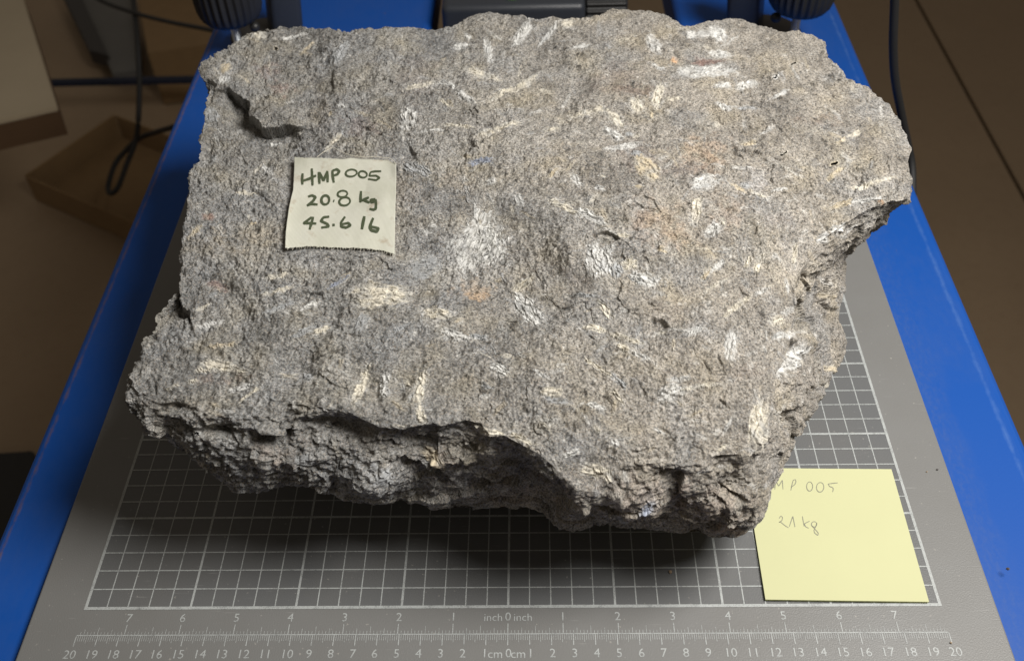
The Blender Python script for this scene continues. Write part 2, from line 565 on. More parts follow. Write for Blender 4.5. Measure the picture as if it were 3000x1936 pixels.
# ------------------------------------------------------------------ the rock: outline traced from the photograph
RIM = [  # top edge: px, py, height cm (None = interpolate)
 (2648,579,11.0),(2594,590,None),(2542,616,None),(2477,655,None),(2412,700,10.6),(2372,752,None),(2335,799,None),(2322,870,10.0),
 (2325,929,None),(2299,993,9.6),(2283,1035,None),(2270,1090,None),(2256,1204,9.2),(2223,1265,None),(2200,1298,None),(2169,1330,8.9),
 (2099,1335,None),(2024,1355,9.0),(1991,1355,None),(1937,1341,9.2),(1880,1347,None),(1830,1352,9.2),(1800,1372,None),(1760,1412,None),
 (1745,1440,8.2),(1689,1436,8.4),(1657,1403,None),(1619,1362,None),(1576,1326,9.7),(1522,1299,None),(1477,1274,None),(1436,1272,None),(1409,1240,None),
 (1364,1229,10.3),(1292,1247,None),(1269,1236,None),(1233,1245,None),(1179,1256,10.1),(1106,1247,None),(1039,1214,None),(980,1197,10.3),
 (909,1189,None),(845,1183,None),(814,1206,None),(750,1213,9.8),(678,1208,None),(615,1211,None),(561,1188,None),(515,1174,9.8),(470,1180,None),(440,1165,9.6),
 (409,1146,None),(393,1112,9.9),(399,1082,None),(416,1059,None),(426,1040,None),(418,1014,None),(422,993,None),(443,985,None),(456,968,10.0),
 (466,938,None),(464,919,None),(492,892,None),(506,871,None),(525,840,10.6),(530,800,None),(534,753,None),(537,700,11.0),(542,647,None),(551,625,None),(553,582,None),
 (555,549,11.2),(557,502,None),(583,473,None),(595,447,None),(599,422,None),(591,409,None),(593,388,None),(599,355,11.2),(599,329,None),
 (604,295,None),(612,274,None),(612,253,None),(591,228,None),(582,205,11.6),(589,190,None),(603,179,None),(622,172,None),(638,156,None),
 (656,147,None),(672,133,None),(690,120,11.8),(705,109,None),(718,99,None),(739,91,None),(760,86,None),(781,85,None),(796,86,None),(825,77,None),
 (843,82,None),(859,79,None),(882,78,None),(900,85,None),(937,87,None),(965,86,None),(996,91,None),(1020,95,12.0),(1043,91,None),(1072,87,None),
 (1100,90,None),(1160,87,None),(1238,83,None),(1272,88,12.0),(1316,83,None),(1337,73,None),(1357,62,None),(1394,49,None),(1422,42,12.4),(1459,40,None),
 (1474,47,None),(1505,48,None),(1534,47,None),(1544,55,None),(1568,59,None),(1591,56,None),(1620,48,None),(1646,59,None),(1679,55,12.4),(1716,56,None),
 (1757,51,None),(1781,40,None),(1794,33,None),(1812,32,12.6),(1846,34,None),(1890,42,None),(1926,46,None),(1957,55,None),(1981,65,None),(2004,79,None),
 (2020,82,None),(2046,74,None),(2074,64,12.4),(2116,66,None),(2137,62,None),(2155,55,None),(2173,56,None),(2189,70,None),(2212,72,None),(2230,82,None),
 (2259,88,None),(2282,98,None),(2318,100,12.2),(2357,103,None),(2393,114,None),(2416,125,None),(2420,139,None),(2428,167,None),(2443,182,12.0),(2462,198,None),
 (2479,230,None),(2507,241,None),(2536,249,None),(2566,274,11.8),(2587,300,None),(2604,312,None),(2633,355,None),(2640,380,11.5),(2654,401,None),(2661,422,None),
 (2671,439,None),(2665,454,None),(2659,477,None),(2663,502,11.3),(2668,523,None),(2661,553,None)]
LOWP = [ # lower outline of the right and front flanks: px, py, z cm
 (2640,592,10.2),(2629,604,9.6),(2576,647,8.2),(2561,673,7.6),(2532,694,7.2),(2507,711,6.6),(2485,732,6.0),(2473,749,5.6),(2481,778,5.2),(2477,812,5.0),(2473,854,4.8),(2464,884,4.6),(2460,913,4.5),(2454,947,4.4),(2466,964,4.2),(2477,985,4.2),(2479,1010,4.1),(2471,1048,4.0),(2458,1065,4.0),(2441,1069,4.0),(2437,1095,4.0),(2426,1124,3.8),(2405,1147,3.8),(2384,1166,3.7),(2367,1183,3.6),(2359,1196,3.6),(2338,1221,3.5),(2325,1255,3.4),(2300,1306,3.2),(2288,1333,3.0),(2277,1355,2.9),(2267,1382,2.9),(2261,1403,2.9),(2256,1436,2.9),(2237,1463,3.0),(2239,1479,3.0),(2234,1501,3.0),(2213,1538,3.1),(2180,1565,3.2),(2137,1581,3.4),(2078,1576,3.6),(2035,1565,3.7),(1997,1563,3.7),(1959,1549,3.8),(1905,1550,3.9),(1862,1544,3.9),(1787,1537,3.7),(1754,1528,3.6),(1733,1519,3.5),(1700,1537,3.2),(1668,1538,3.0),(1619,1522,3.0),(1580,1502,3.0),(1540,1489,3.1),(1518,1493,3.1),(1486,1488,3.1),(1436,1485,3.2),(1387,1491,3.6),(1341,1489,3.9),(1269,1494,4.3),(1224,1478,4.6),(1165,1472,4.7),(1134,1475,4.8),(1084,1469,4.9),(1030,1462,5.1),(980,1444,5.2),(922,1423,5.3),(873,1421,5.3),(814,1430,5.4),(728,1437,5.6),(696,1425,5.7),(656,1412,5.7),(633,1389,5.8),(606,1371,6.0),(592,1353,6.1),(574,1333,6.2),(538,1324,6.4),(507,1308,6.8),(488,1290,7.1),(477,1267,7.2),(466,1240,7.4),(450,1224,7.8),(441,1208,8.0),(426,1188,8.4),(409,1166,8.9)]
KEYS = [((2648,579),(2640,592)),((2412,700),(2485,732)),((2322,870),(2473,854)),((2299,993),(2479,1010)),((2256,1204),(2367,1183)),((2200,1298),(2277,1355)),
 ((2169,1330),(2180,1565)),((2024,1355),(2035,1565)),((1830,1352),(1862,1544)),((1745,1440),(1754,1528)),((1689,1436),(1700,1537)),((1576,1326),(1580,1502)),((1364,1229),(1341,1489)),
 ((980,1197),(980,1444)),((678,1208),(696,1425)),((515,1174),(574,1333)),((470,1180),(488,1290)),((440,1165),(450,1224)),((409,1146),(409,1166))]

def arclen(P, closed):
    Q = np.vstack([P, P[:1]]) if closed else P
    return np.concatenate([[0], np.cumsum(np.linalg.norm(np.diff(Q, axis=0), axis=1))])

rim = np.array([(a, b) for a, b, _ in RIM], float)
sr = arclen(rim, True); LR = sr[-1]
zi = [i for i, r in enumerate(RIM) if r[2] is not None]
zs = np.array([sr[i] for i in zi]); zv = np.array([RIM[i][2] for i in zi])
zs_ext = np.concatenate([zs - LR, zs, zs + LR]); zv_ext = np.tile(zv, 3)
MC = 1500
su = np.linspace(0, LR, MC, endpoint=False)
rimx = np.vstack([rim, rim[:1]])
rpx = np.stack([np.interp(su, sr, rimx[:, 0]), np.interp(su, sr, rimx[:, 1])], 1)
rz = np.interp(su, zs_ext, zv_ext)

# thin plate height field over the top face (photo coordinates -> height)
ctrl = [(rim[i][0], rim[i][1], np.interp(sr[i], zs_ext, zv_ext)) for i in range(0, len(rim), 2)]
ctrl += [(1000,600,11.0),(1450,480,11.7),(1950,470,12.1),(2330,480,11.7),(1900,880,10.9),(1500,1000,10.3),(820,930,10.6),(1200,820,10.7),(760,420,11.3),
         (1700,700,11.4),(2140,1080,10.1),(1150,330,11.7),(1650,240,12.3),(2150,240,12.3),(620,1080,10.0),(1150,1110,10.3),(1800,1200,9.8),(950,200,11.7),(2250,700,11.1)]
ctrl = np.array(ctrl)
def tps_fit(C, lam=2e-4):
    X = C[:, :2] / 1000.0
    r2 = ((X[:, None] - X[None]) ** 2).sum(-1)
    K = 0.5 * r2 * np.log(r2 + 1e-12) + lam * np.eye(len(C))
    Pm = np.hstack([np.ones((len(C), 1)), X])
    A = np.block([[K, Pm], [Pm.T, np.zeros((3, 3))]])
    return X, np.linalg.solve(A, np.concatenate([C[:, 2], np.zeros(3)]))
TX, TW = tps_fit(ctrl)
def tps(px, py):
    q = np.stack([px, py], -1) / 1000.0
    out = TW[len(TX)] + TW[len(TX) + 1] * q[..., 0] + TW[len(TX) + 2] * q[..., 1]
    for i in range(len(TX)):
        r2 = (q[..., 0] - TX[i, 0]) ** 2 + (q[..., 1] - TX[i, 1]) ** 2
        out = out + TW[i] * 0.5 * r2 * np.log(r2 + 1e-12)
    return out

# relief features traced on the faces: ('scarp', polyline, depth mm, edge px, falloff px) low side is left of travel as seen in the photo
FEAT = [
 ('scarp', [(900,368),(870,373),(846,376),(800,380),(768,375),(742,354),(729,335),(726,309),(721,289),(690,275),(664,264),(640,262)], 13, 5, 95),
 ('scarp', [(556,930),(552,912),(537,900),(526,871),(527,830),(533,790)], 9, 7, 120),
 ('crack', [(556,905),(552,945)], 2.9, 3),
 ('scarp', [(1760,900),(1700,850),(1640,800),(1560,720),(1450,600),(1400,540)], 5.0, 112, 312),
 ('scarp', [(1815,712),(1797,697),(1775,690),(1745,696)], 3, 5, 30),
 ('crack', [(1960,533),(1975,540),(2005,541)], 0.9, 3),
 ('scarp', [(930,350),(945,270),(965,200),(1010,130)], 4.3, 72, 204),
 ('scarp', [(960,300),(975,250),(972,200)], 3, 10, 30),
 ('scarp', [(1655,365),(1668,270),(1690,170)], 3.6, 72, 204),
 ('scarp', [(1220,465),(1205,445),(1198,425)], 3, 6, 30),
 ('scarp', [(1365,475),(1368,455),(1385,440),(1400,432)], 4, 8, 45),
 ('crack', [(729,554),(760,565),(773,581),(788,597),(790,608)], 1.9, 3),
 ('scarp', [(930,1130),(945,1060),(975,965),(1010,880)], 4.3, 64, 180),
 ('scarp', [(1090,1190),(1085,1120),(1080,1080)], 3, 34, 70),
 ('scarp', [(1185,1190),(1190,1120),(1200,1060)], 3, 36, 70),
 ('crack', [(1908,898),(1930,907),(1944,907)], 0.9, 3),
 ('crack', [(1721,988),(1742,998)], 1.1, 3),
 ('scarp', [(1965,960),(1935,935),(1905,930)], 3, 14, 40),
 ('crack', [(2061,1060),(2068,1078),(2077,1088)], 1.3, 3),
 ('crack', [(2098,1052),(2106,1063),(2118,1080)], 1.3, 3),
 ('crack', [(2099,1161),(2110,1178),(2121,1193),(2140,1198),(2159,1190)], 1.6, 3),
 ('crack', [(1840,1323),(1867,1329),(1900,1317)], 1.3, 3),
 ('crack', [(2165,845),(2178,862),(2195,872)], 1.3, 3),
 ('crack', [(1020,905),(1022,925)], 1.9, 3),
 ('crack', [(1456,1060),(1470,1075)], 1.3, 3),
 ('scarp', [(2020,640),(2060,690),(2110,720)], 3, 25, 90),
 ('scarp', [(760,920),(700,860),(640,820)], 2.9, 64, 132),
 ('scarp', [(635,250),(600,235)], 5, 8, 50),
 ('crack', [(655,270),(652,310),(653,350)], 0.9, 3),
 ('crack', [(636,225),(630,250)], 1.3, 3),
 ('bump', (625,463,15,24), 5),
 ('pit', (613,447,22,26), 5),
 ('bump', (1870,1300,80,30), 2),
 ('pit', (695,325,36,34), 6),
 ('bump', (800,330,60,40), 3),
 ('bump', (2040,640,70,60), 2),
 ('bump', (1440,60,80,30), 2),
 ('pit', (1060,1090,80,60), 3),
 ('pit', (870,1080,60,50), 2.5),
 ('bump', (1600,1050,160,120), 2.5),
 ('pit', (1440,820,120,70), 2.5),
 ('pit', (2130,790,60,50), 3),
 ('bump', (2330,640,90,60), 3),
 # right flank
 ('scarp', [(2500,700),(2445,735),(2430,770),(2400,800),(2350,805)], 3, 10, 45),
 ('pit', (2345,960,34,26), 4),
 ('scarp', [(2330,985),(2300,1040),(2270,1095)], 5, 10, 40),
 ('bump', (2420,1000,50,50), 5),
 ('bump', (2440,830,40,70), 3),
 ('scarp', [(2350,1190),(2300,1203),(2255,1213)], 4, 6, 50),
 # front flank
 ('pit', (1000,1266,95,44), 8),
 ('pit', (1190,1300,90,34), 6),
 ('scarp', [(1330,1408),(1290,1380),(1233,1365),(1150,1340)], 6, 8, 50),
 ('scarp', [(860,1254),(800,1258),(755,1250)], 7, 5, 34),
 ('bump', (810,1246,50,9), 4),
 ('pit', (920,1240,40,22), 4),
 ('bump', (800,1330,90,40), 4),
 ('bump', (1090,1400,80,40), 5),
 ('bump', (1330,1340,70,30), 4),
 ('scarp', [(1700,1470),(1650,1430),(1600,1375),(1560,1335),(1500,1310)], 9, 12, 70),
 ('bump', (1660,1500,60,30), 5),
 ('bump', (1850,1460,110,60), 6),
 ('pit', (1760,1470,36,24), 4),
 ('scarp', [(2020,1480),(1985,1430),(2005,1375)], 6, 10, 50),
 ('bump', (2100,1480,80,70), 4),
 ('pit', (2145,1425,40,26), 6),
 ('scarp', [(2180,1450),(2140,1440),(2110,1420)], 4, 6, 24),
 ('scarp', [(2170,1530),(2080,1525),(2000,1545)], 5, 8, 40),
 ('pit', (640,1260,40,14), 6),
 ('pit', (520,1190,32,14), 5),
 ('crack', [(455,1128),(462,1160)], 1.9, 3),
 ('scarp', [(560,1250),(520,1230),(480,1215)], 5, 12, 40),
]

def seg_dist(px, py, poly):
    """distance, signed lateral distance, parameter 0..1 along the polyline and overshoot past its ends"""
    best = np.full(px.shape, 1e9); lat = np.zeros(px.shape); par = np.zeros(px.shape); over = np.zeros(px.shape)
    n = len(poly) - 1
    for i in range(n):
        (x0, y0), (x1, y1) = poly[i], poly[i + 1]
        dx, dy = x1 - x0, y1 - y0; L = math.hypot(dx, dy)
        tr_ = ((px - x0) * dx + (py - y0) * dy) / (L * L)
        t = np.clip(tr_, 0, 1)
        ex, ey = px - (x0 + t * dx), py - (y0 + t * dy)
        d = np.hypot(ex, ey)
        cr = (dx * (py - y0) - dy * (px - x0)) / L
        m = d < best
        best[m] = d[m]
        o = np.zeros(px.shape)
        if i == 0: o = np.maximum(o, -tr_ * L)
        if i == n - 1: o = np.maximum(o, (tr_ - 1) * L)
        s_ = -np.where(o > 0, cr, np.sign(cr) * d)
        lat[m] = s_[m]; over[m] = o[m]; par[m] = ((i + t) / n)[m]
    return best, lat, par, over

def sstep(a, b, x):
    t = np.clip((x - a) / (b - a), 0, 1)
    return t * t * (3 - 2 * t)

def features(px, py, wob, coarse=False):
    """relief in metres; wob wobbles the traced lines so that they look broken, not drawn"""
    out = np.zeros(px.shape)
    qx, qy = px + wob[0], py + wob[1]
    ox, oy = px + wob[2], py + wob[3]
    for f in FEAT:
        if f[0] in ('scarp', 'crack'):
            poly = f[1]; xs = [p[0] for p in poly]; ys = [p[1] for p in poly]
            if f[0] == 'crack' and coarse: continue
            R = (f[4] * 3.2 + 10) if f[0] == 'scarp' else 30
            m = (px > min(xs) - R) & (px < max(xs) + R) & (py > min(ys) - R) & (py < max(ys) + R)
            if not m.any(): continue
            soft = f[0] == 'scarp' and f[3] > 20
            d, sd, t, ov = seg_dist((ox if soft else qx)[m], (oy if soft else qy)[m], poly)
            taper = sstep(0, 0.22, t) * sstep(0, 0.22, 1 - t) * 0.8 + 0.2
            if f[0] == 'scarp':
                ef = np.exp(-(ov / max(12.0, 0.30 * f[4])) ** 2)
                low = sstep(-f[3] * 0.5, f[3] * 0.5, sd) * np.exp(-np.maximum(sd, 0) / f[4])
                high = np.exp(-np.maximum(-sd, 0) / (f[4] * 0.6)) * 0.18 * sstep(0, -f[3] * 0.6, sd)
                out[m] += f[2] * 1e-3 * (-low + high) * taper * ef
            else:
                out[m] -= f[2] * 1e-3 * np.exp(-(d / f[3]) ** 2) * taper
        else:
            (cx, cy, a, b) = f[1]
            m = (np.abs(px - cx) < a * 3) & (np.abs(py - cy) < b * 3)
            if not m.any(): continue
            e = ((qx[m] - cx) / a) ** 2 + ((qy[m] - cy) / b) ** 2
            out[m] += (1 if f[0] == 'bump' else -1) * f[2] * 1e-3 * np.exp(-e)
    return out

# --- base surface
NT, NS, NB = 330, 120, 16
CX, CY = 1400.0, 650.0
lowp = np.array(LOWP, float)
sl = arclen(lowp[:, :2], False)
def idx_of(P, q): return int(np.argmin(((P[:, :2] - np.array(q)) ** 2).sum(1)))
kr_ = np.array([sr[idx_of(rim, a)] for a, b in KEYS]); kl_ = np.array([sl[idx_of(lowp, b)] for a, b in KEYS])
vis = su <= kr_[-1]
tl = np.interp(su, kr_, kl_)
lpx = np.stack([np.interp(tl, sl, lowp[:, i]) for i in range(3)], 1)
rim3 = unproj(rpx[:, 0], rpx[:, 1], rz * CM)
low3 = unproj(lpx[:, 0], lpx[:, 1], lpx[:, 2] * CM)
cen = rim3.mean(0)
hid = cen + (rim3 - cen) * 0.90
hid[:, 2] = 0.035
nv = int(vis.sum()); nh = MC - nv
k = np.arange(nh) / (nh - 1)
w0 = np.clip(1 - k / 0.07, 0, 1)[:, None]; w1 = np.clip(1 - (1 - k) / 0.10, 0, 1)[:, None]
w0 = w0 * w0 * (3 - 2 * w0); w1 = w1 * w1 * (3 - 2 * w1)
d0 = low3[nv - 1] - rim3[nv - 1]; d1 = low3[0] - rim3[0]
low3[nv:] = hid[nv:] * (1 - w0 - w1) + (rim3[nv:] + d0) * w0 + (rim3[nv:] + d1) * w1

rows = []
rr_ = (np.arange(1, NT + 1) / NT)
tpx = CX + rr_[:, None] * (rpx[None, :, 0] - CX)
tpy = CY + rr_[:, None] * (rpx[None, :, 1] - CY)
tz = tps(tpx, tpy)
fixw = sstep(0.90, 1.0, rr_)[:, None]
tz = tz + fixw * (rz[None] - tz[-1][None])
Ptop = unproj(tpx, tpy, tz * CM)
s_ = (np.arange(1, NS + 1) / NS)[:, None, None]
Pside = rim3[None] * (1 - s_) + low3[None] * s_
outd = (rim3 + low3) / 2 - cen; outd[:, 2] = 0; outd /= np.linalg.norm(outd, axis=1)[:, None]
bulge = np.where(vis, np.interp(rpx[:, 0], [400, 700, 1000, 1300, 1600, 1800, 2100, 2300], [0.012, 0.011, 0.006, 0.002, 0.0, 0.006, 0.008, 0.005]), 0.0)
bulge = np.convolve(np.concatenate([bulge[-40:], bulge, bulge[:40]]), np.ones(61) / 61, 'same')[40:-40]
sx = s_[..., 0]
rw = (sstep(kr_[0] + 120, kr_[1], su) * sstep(kr_[5], kr_[4] - 60, su))[None]
xb = sx * (1 - rw) + rw * (sx ** 1.5 - 0.11 * np.sin(np.pi * np.clip(sx / 0.45, 0, 1)))
zb = sx * (1 - rw) + rw * (1 - (1 - sx) ** 1.6)
Pside = np.stack([rim3[None, :, i] + (low3 - rim3)[None, :, i] * (xb if i < 2 else zb) for i in range(3)], -1)
Pside = Pside + outd[None] * bulge[None, :, None] * np.sin(np.pi * s_)
cb = np.array([cen[0], cen[1] + 0.01, 0.0])
q = 1 - (np.arange(1, NB + 1) / NB)
Pbot = []
for qq in q:
    P = cb + (low3 - cb) * np.array([max(qq, 1e-3), max(qq, 1e-3), 0])
    P[:, 2] = low3[:, 2] * sstep(0.55, 1.0, np.array(qq)) + 0.0004
    Pbot.append(P)
Pbot = np.array(Pbot)
G = np.concatenate([Ptop, Pside, Pbot], 0)
NR = G.shape[0]
c_top = unproj(np.array(CX), np.array(CY), tps(np.array(CX), np.array(CY)) * CM)
V = np.concatenate([G.reshape(-1, 3), c_top[None], [[cb[0], cb[1], 0.0004]]], 0)
idx = np.arange(NR * MC).reshape(NR, MC)
nxt = np.roll(idx, -1, 1)
Fq = np.stack([idx[:-1], nxt[:-1], nxt[1:], idx[1:]], -1).reshape(-1, 4)
ic, ib = NR * MC, NR * MC + 1
Fc = np.stack([np.full(MC, ic), nxt[0], idx[0], np.full(MC, ic)], -1)
# orientation: clockwise outline in the photo -> check the sign with one top quad
def face_n(F, V): return np.cross(V[F[:, 1]] - V[F[:, 0]], V[F[:, 3]] - V[F[:, 0]])
flip = face_n(Fq[MC * 200:MC * 200 + 10], V)[:, 2].mean() < 0
if flip: Fq = Fq[:, ::-1]
T_top = np.stack([np.full(MC, ic), idx[0], nxt[0]], -1); T_bot = np.stack([np.full(MC, ib), nxt[-1], idx[-1]], -1)
if face_n(np.hstack([T_top[:, :3], T_top[:, 2:3]]), V)[:, 2].mean() < 0:
    T_top = T_top[:, ::-1]
if face_n(np.hstack([T_bot[:, :3], T_bot[:, 2:3]]), V)[:, 2].mean() > 0:
    T_bot = T_bot[:, ::-1]

def vnormals(V):
    A, B, C, D = (V[Fq[:, i]] for i in range(4))
    fn = np.cross(C - A, D - B)
    N = np.zeros_like(V)
    for i in range(4):
        for j in range(3):
            N[:, j] += np.bincount(Fq[:, i], fn[:, j], len(V))
    N[ic] = (0, 0, 1); N[ib] = (0, 0, -1)
    return N / np.maximum(np.linalg.norm(N, axis=1), 1e-12)[:, None]

nG = NR * MC
istop = np.zeros(len(V), bool); istop[:NT * MC] = True; istop[ic] = True
isside = np.zeros(len(V), bool); isside[NT * MC:(NT + NS) * MC] = True
isbot = ~(istop | isside)
act = ~isbot
N0 = vnormals(V)
# soften the normal across the crease so displaced edges do not tear
pp = proj(V)
PX, PY = pp[:, 0], pp[:, 1]
W1 = nz(V, 0.011, 3.1) * 9 + nz(V, 0.004, 7.7) * 4
W2 = nz(V, 0.011, 13.1) * 9 + nz(V, 0.004, 17.7) * 4
W3 = W1 * 1.6 + nz(V, 0.032, 23.1) * 60
W4 = W2 * 1.6 + nz(V, 0.032, 24.1) * 60
ft = np.zeros(len(V))
ft[act] = features(PX[act], PY[act], (W1[act], W2[act], W3[act], W4[act]))
# keep the hidden flanks plain
colv = np.tile(vis, NR); colv = np.concatenate([colv, [True, True]])
ft[isside & ~colv] = 0
dirn = np.where(istop[:, None], N0 * 0.5 + np.array([0, 0, 0.5]), N0)
side_t = np.zeros(len(V)); side_t[NT * MC:(NT + NS) * MC] = np.repeat(np.arange(1, NS + 1) / NS, MC)

# --- crystals: cx, cy, length, width, angle (deg, clockwise in the photo), tint
WH, CR, GR, TN, BL, OR = (0.54,0.54,0.52), (0.56,0.525,0.44), (0.32,0.33,0.335), (0.46,0.40,0.29), (0.26,0.29,0.36), (0.60,0.38,0.22)
CRY = [
 (1230,256,104,15,-12,CR),(1412,222,102,22,12,CR),(1505,258,145,20,-28,CR),(1195,348,62,52,80,WH),(1430,150,78,24,80,WH),(1530,100,88,36,-50,WH),(1610,98,92,14,-50,WH),
 (1662,72,36,28,0,CR),(1370,104,24,18,20,WH),(1353,134,50,16,-10,WH),(1462,382,132,17,-20,CR),(1338,378,100,12,8,CR),(1260,391,76,10,0,WH),(1715,333,84,15,-12,CR),(1785,347,100,28,38,CR),
 (1637,342,22,10,5,TN),(1303,300,52,10,40,CR),(1365,290,62,20,30,WH),(1323,252,22,14,30,WH),(1615,380,46,14,-15,CR),(1703,142,50,10,-10,WH),
 (1915,130,58,38,55,WH),(1927,199,40,12,25,WH),(1978,176,21,15,10,OR),(2024,105,28,27,0,WH),(2064,103,42,22,-10,WH),(2105,105,60,36,40,WH),(2112,158,66,22,5,WH),(2065,212,152,38,0,WH),
 (2118,252,46,17,0,WH),(2190,247,64,20,-12,WH),(2272,224,22,13,-20,WH),(2287,275,56,10,-28,WH),(1927,285,78,28,105,CR),(1867,315,46,40,60,CR),(1973,295,44,10,-5,CR),(2185,317,72,14,2,GR),
 (2120,315,46,16,25,WH),(1800,400,66,22,30,WH),(1842,402,26,15,0,GR),(2325,186,32,8,-35,CR),(1908,343,20,12,100,TN),
 (2192,418,46,16,0,TN),(2243,385,38,9,-28,WH),(2503,392,40,18,-25,CR),(2467,410,36,11,-20,TN),(2449,505,88,15,-40,TN),(2448,475,36,9,-25,TN),(2545,541,152,15,-13,CR),(2461,605,64,22,-18,TN),
 (2540,590,100,13,-12,WH),(2158,556,60,12,26,TN),(2182,550,32,18,10,GR),(2215,574,62,12,26,CR),(2173,500,56,10,-5,WH),(2305,500,88,7,25,CR),(2282,563,44,10,-8,WH),(2295,448,30,8,-20,CR),(2553,465,16,8,0,TN),
 (2408,700,42,22,-20,WH),(2452,672,50,20,-15,WH),
 (1895,497,100,50,35,TN),(1867,458,38,18,10,GR),(1684,532,48,22,60,WH),(1757,560,26,14,20,WH),(2040,625,76,36,100,CR),(2088,676,50,34,-40,WH),(2115,650,25,16,40,CR),(2065,545,84,40,-12,WH),
 (1650,617,92,19,22,CR),(1735,647,94,24,28,WH),(1825,694,36,14,0,CR),(1756,772,100,84,80,WH),(1803,797,46,40,80,GR),(1845,778,50,30,-15,CR),(1888,822,88,46,20,WH),(1862,822,50,22,25,GR),
 (1942,735,30,25,0,TN),(1622,515,36,12,-50,TN),(1822,438,106,17,-8,WH),(1872,554,28,10,10,TN),(1765,524,20,8,0,CR),
 (1410,690,0,0,0,WH),(1240,775,90,66,-30,GR),(1120,872,170,70,-4,CR),(1520,590,38,20,50,WH),(1222,500,92,30,20,GR),(1260,665,48,22,-20,WH),(1440,535,24,22,0,WH),(1410,478,72,18,-8,BL),
 (1280,920,84,36,8,CR),(1333,985,80,26,18,WH),(1405,987,60,16,5,GR),(1462,1087,54,36,25,WH),(1180,962,58,9,-30,GR),(992,828,76,11,-32,BL),(1060,952,64,34,-65,GR),(1057,1125,128,26,-68,CR),
 (1125,1130,78,32,95,WH),(1233,1135,108,34,100,CR),(1195,1120,22,14,60,CR),(1427,1132,40,14,15,GR),(1233,1212,62,28,75,CR),
 (1545,905,116,62,50,WH),(1535,822,88,24,-40,CR),(1743,964,72,20,8,CR),(1832,990,112,17,14,CR),(1826,1020,40,20,20,CR),(1874,1043,70,15,25,WH),(1753,1078,92,13,30,CR),(1810,1118,64,20,42,GR),
 (1812,1168,62,12,52,CR),(1618,1152,70,26,3,CR),(1632,1178,78,18,8,GR),(1717,870,66,10,3,GR),(1772,910,58,24,50,CR),(1582,1103,46,10,28,WH),(1965,1158,72,44,-25,WH),(1745,1190,60,15,15,WH),(1932,1262,32,9,35,WH),
 (1940,970,28,12,10,CR),(1435,1264,104,22,8,CR),(1530,1287,92,20,22,CR),(1990,1117,72,15,-8,WH),(2048,1136,118,13,-10,CR),(2067,805,44,18,-55,TN),(2100,836,82,9,-35,CR),(2035,975,52,22,-25,WH),
 (2095,787,92,13,-42,WH),(2192,772,36,18,110,CR),(2222,776,58,23,110,CR),(2328,745,62,15,92,CR),(2305,838,48,10,85,WH),(2160,900,112,17,-38,CR),(2228,858,46,14,-28,WH),(2303,917,40,17,-25,WH),(2275,942,50,32,-10,CR),
 (2140,1015,88,42,100,WH),(2288,985,60,18,-10,WH),(2318,1055,116,46,-42,WH),(2427,1078,36,20,10,TN),(2330,972,22,20,0,CR),(2217,1243,140,54,100,CR),(2110,1320,42,14,-35,CR),(2127,1255,54,10,-60,WH),
 (1745,1380,92,40,15,CR),(1673,1330,52,18,-20,WH),(1805,1305,30,22,60,WH),(1895,1465,42,26,-20,BL),(1822,1503,26,18,0,GR),
 (640,1072,98,32,0,CR),(593,1086,46,12,-5,CR),(705,1085,38,16,20,CR),(562,1115,46,12,-15,CR),(505,1135,42,9,-25,CR),(815,905,108,13,-20,GR),(825,855,78,15,-15,CR),(815,817,62,13,-8,CR),(595,903,52,11,-30,CR),
 (624,870,32,14,-40,GR),(648,1012,78,15,-5,TN),(618,948,92,13,-12,WH),(700,1135,72,20,-15,WH),(730,1155,82,11,-35,CR),(895,972,94,20,-25,GR),(942,965,48,17,-20,CR),(905,898,62,14,-25,WH),(900,1100,32,24,20,GR),
 (780,490,48,15,45,WH),(720,566,62,12,2,CR),(573,680,64,13,-45,TN),(740,648,32,9,-5,TN),(898,140,48,11,-35,TN),(1000,162,78,24,-55,GR),(660,200,38,26,-40,TN),(657,232,38,30,-20,WH),(760,102,42,20,-10,CR),
 (857,105,80,8,-12,WH),(620,330,40,34,40,GR),(1000,303,30,8,5,WH),(975,415,74,16,-50,CR),(805,413,38,8,-8,WH),(625,463,22,36,0,GR),(967,330,20,10,100,TN),(807,140,14,12,0,TN),
 (700,1385,44,20,10,GR),(1115,1375,80,40,20,GR),(1270,1345,70,30,30,TN),(905,1330,50,24,10,GR),(575,1270,26,12,20,WH),
]
NCR = len(CRY)
for _ in range(420):
    fx0, fy0 = RNG.uniform(480, 2600), RNG.uniform(90, 1500)
    if 820 < fx0 < 1180 and 440 < fy0 < 760: continue
    fa_ = RNG.choice([-20, 25, 70]) + RNG.normal(0, 22)
    CRY.append((fx0, fy0, RNG.uniform(16, 62), RNG.uniform(5, 15), fa_, [WH, CR, GR, GR, WH, TN][RNG.integers(0, 6)]))
FAN = np.array([(1388,610),(1445,628),(1461,654),(1484,711),(1474,752),(1438,768),(1398,778),(1341,781),(1326,757),(1308,719),(1349,680),(1380,641)], float)
crys = np.zeros(len(V), np.float32); cid = np.full(len(V), -1, np.int32)
tint = np.zeros((len(V), 3), np.float32)
flake = np.zeros(len(V), np.float32)
halo = np.zeros(len(V), np.float32)
n_a = nz(V, 0.0035, 31.0); n_b = nz(V, 0.0012, 41.0)
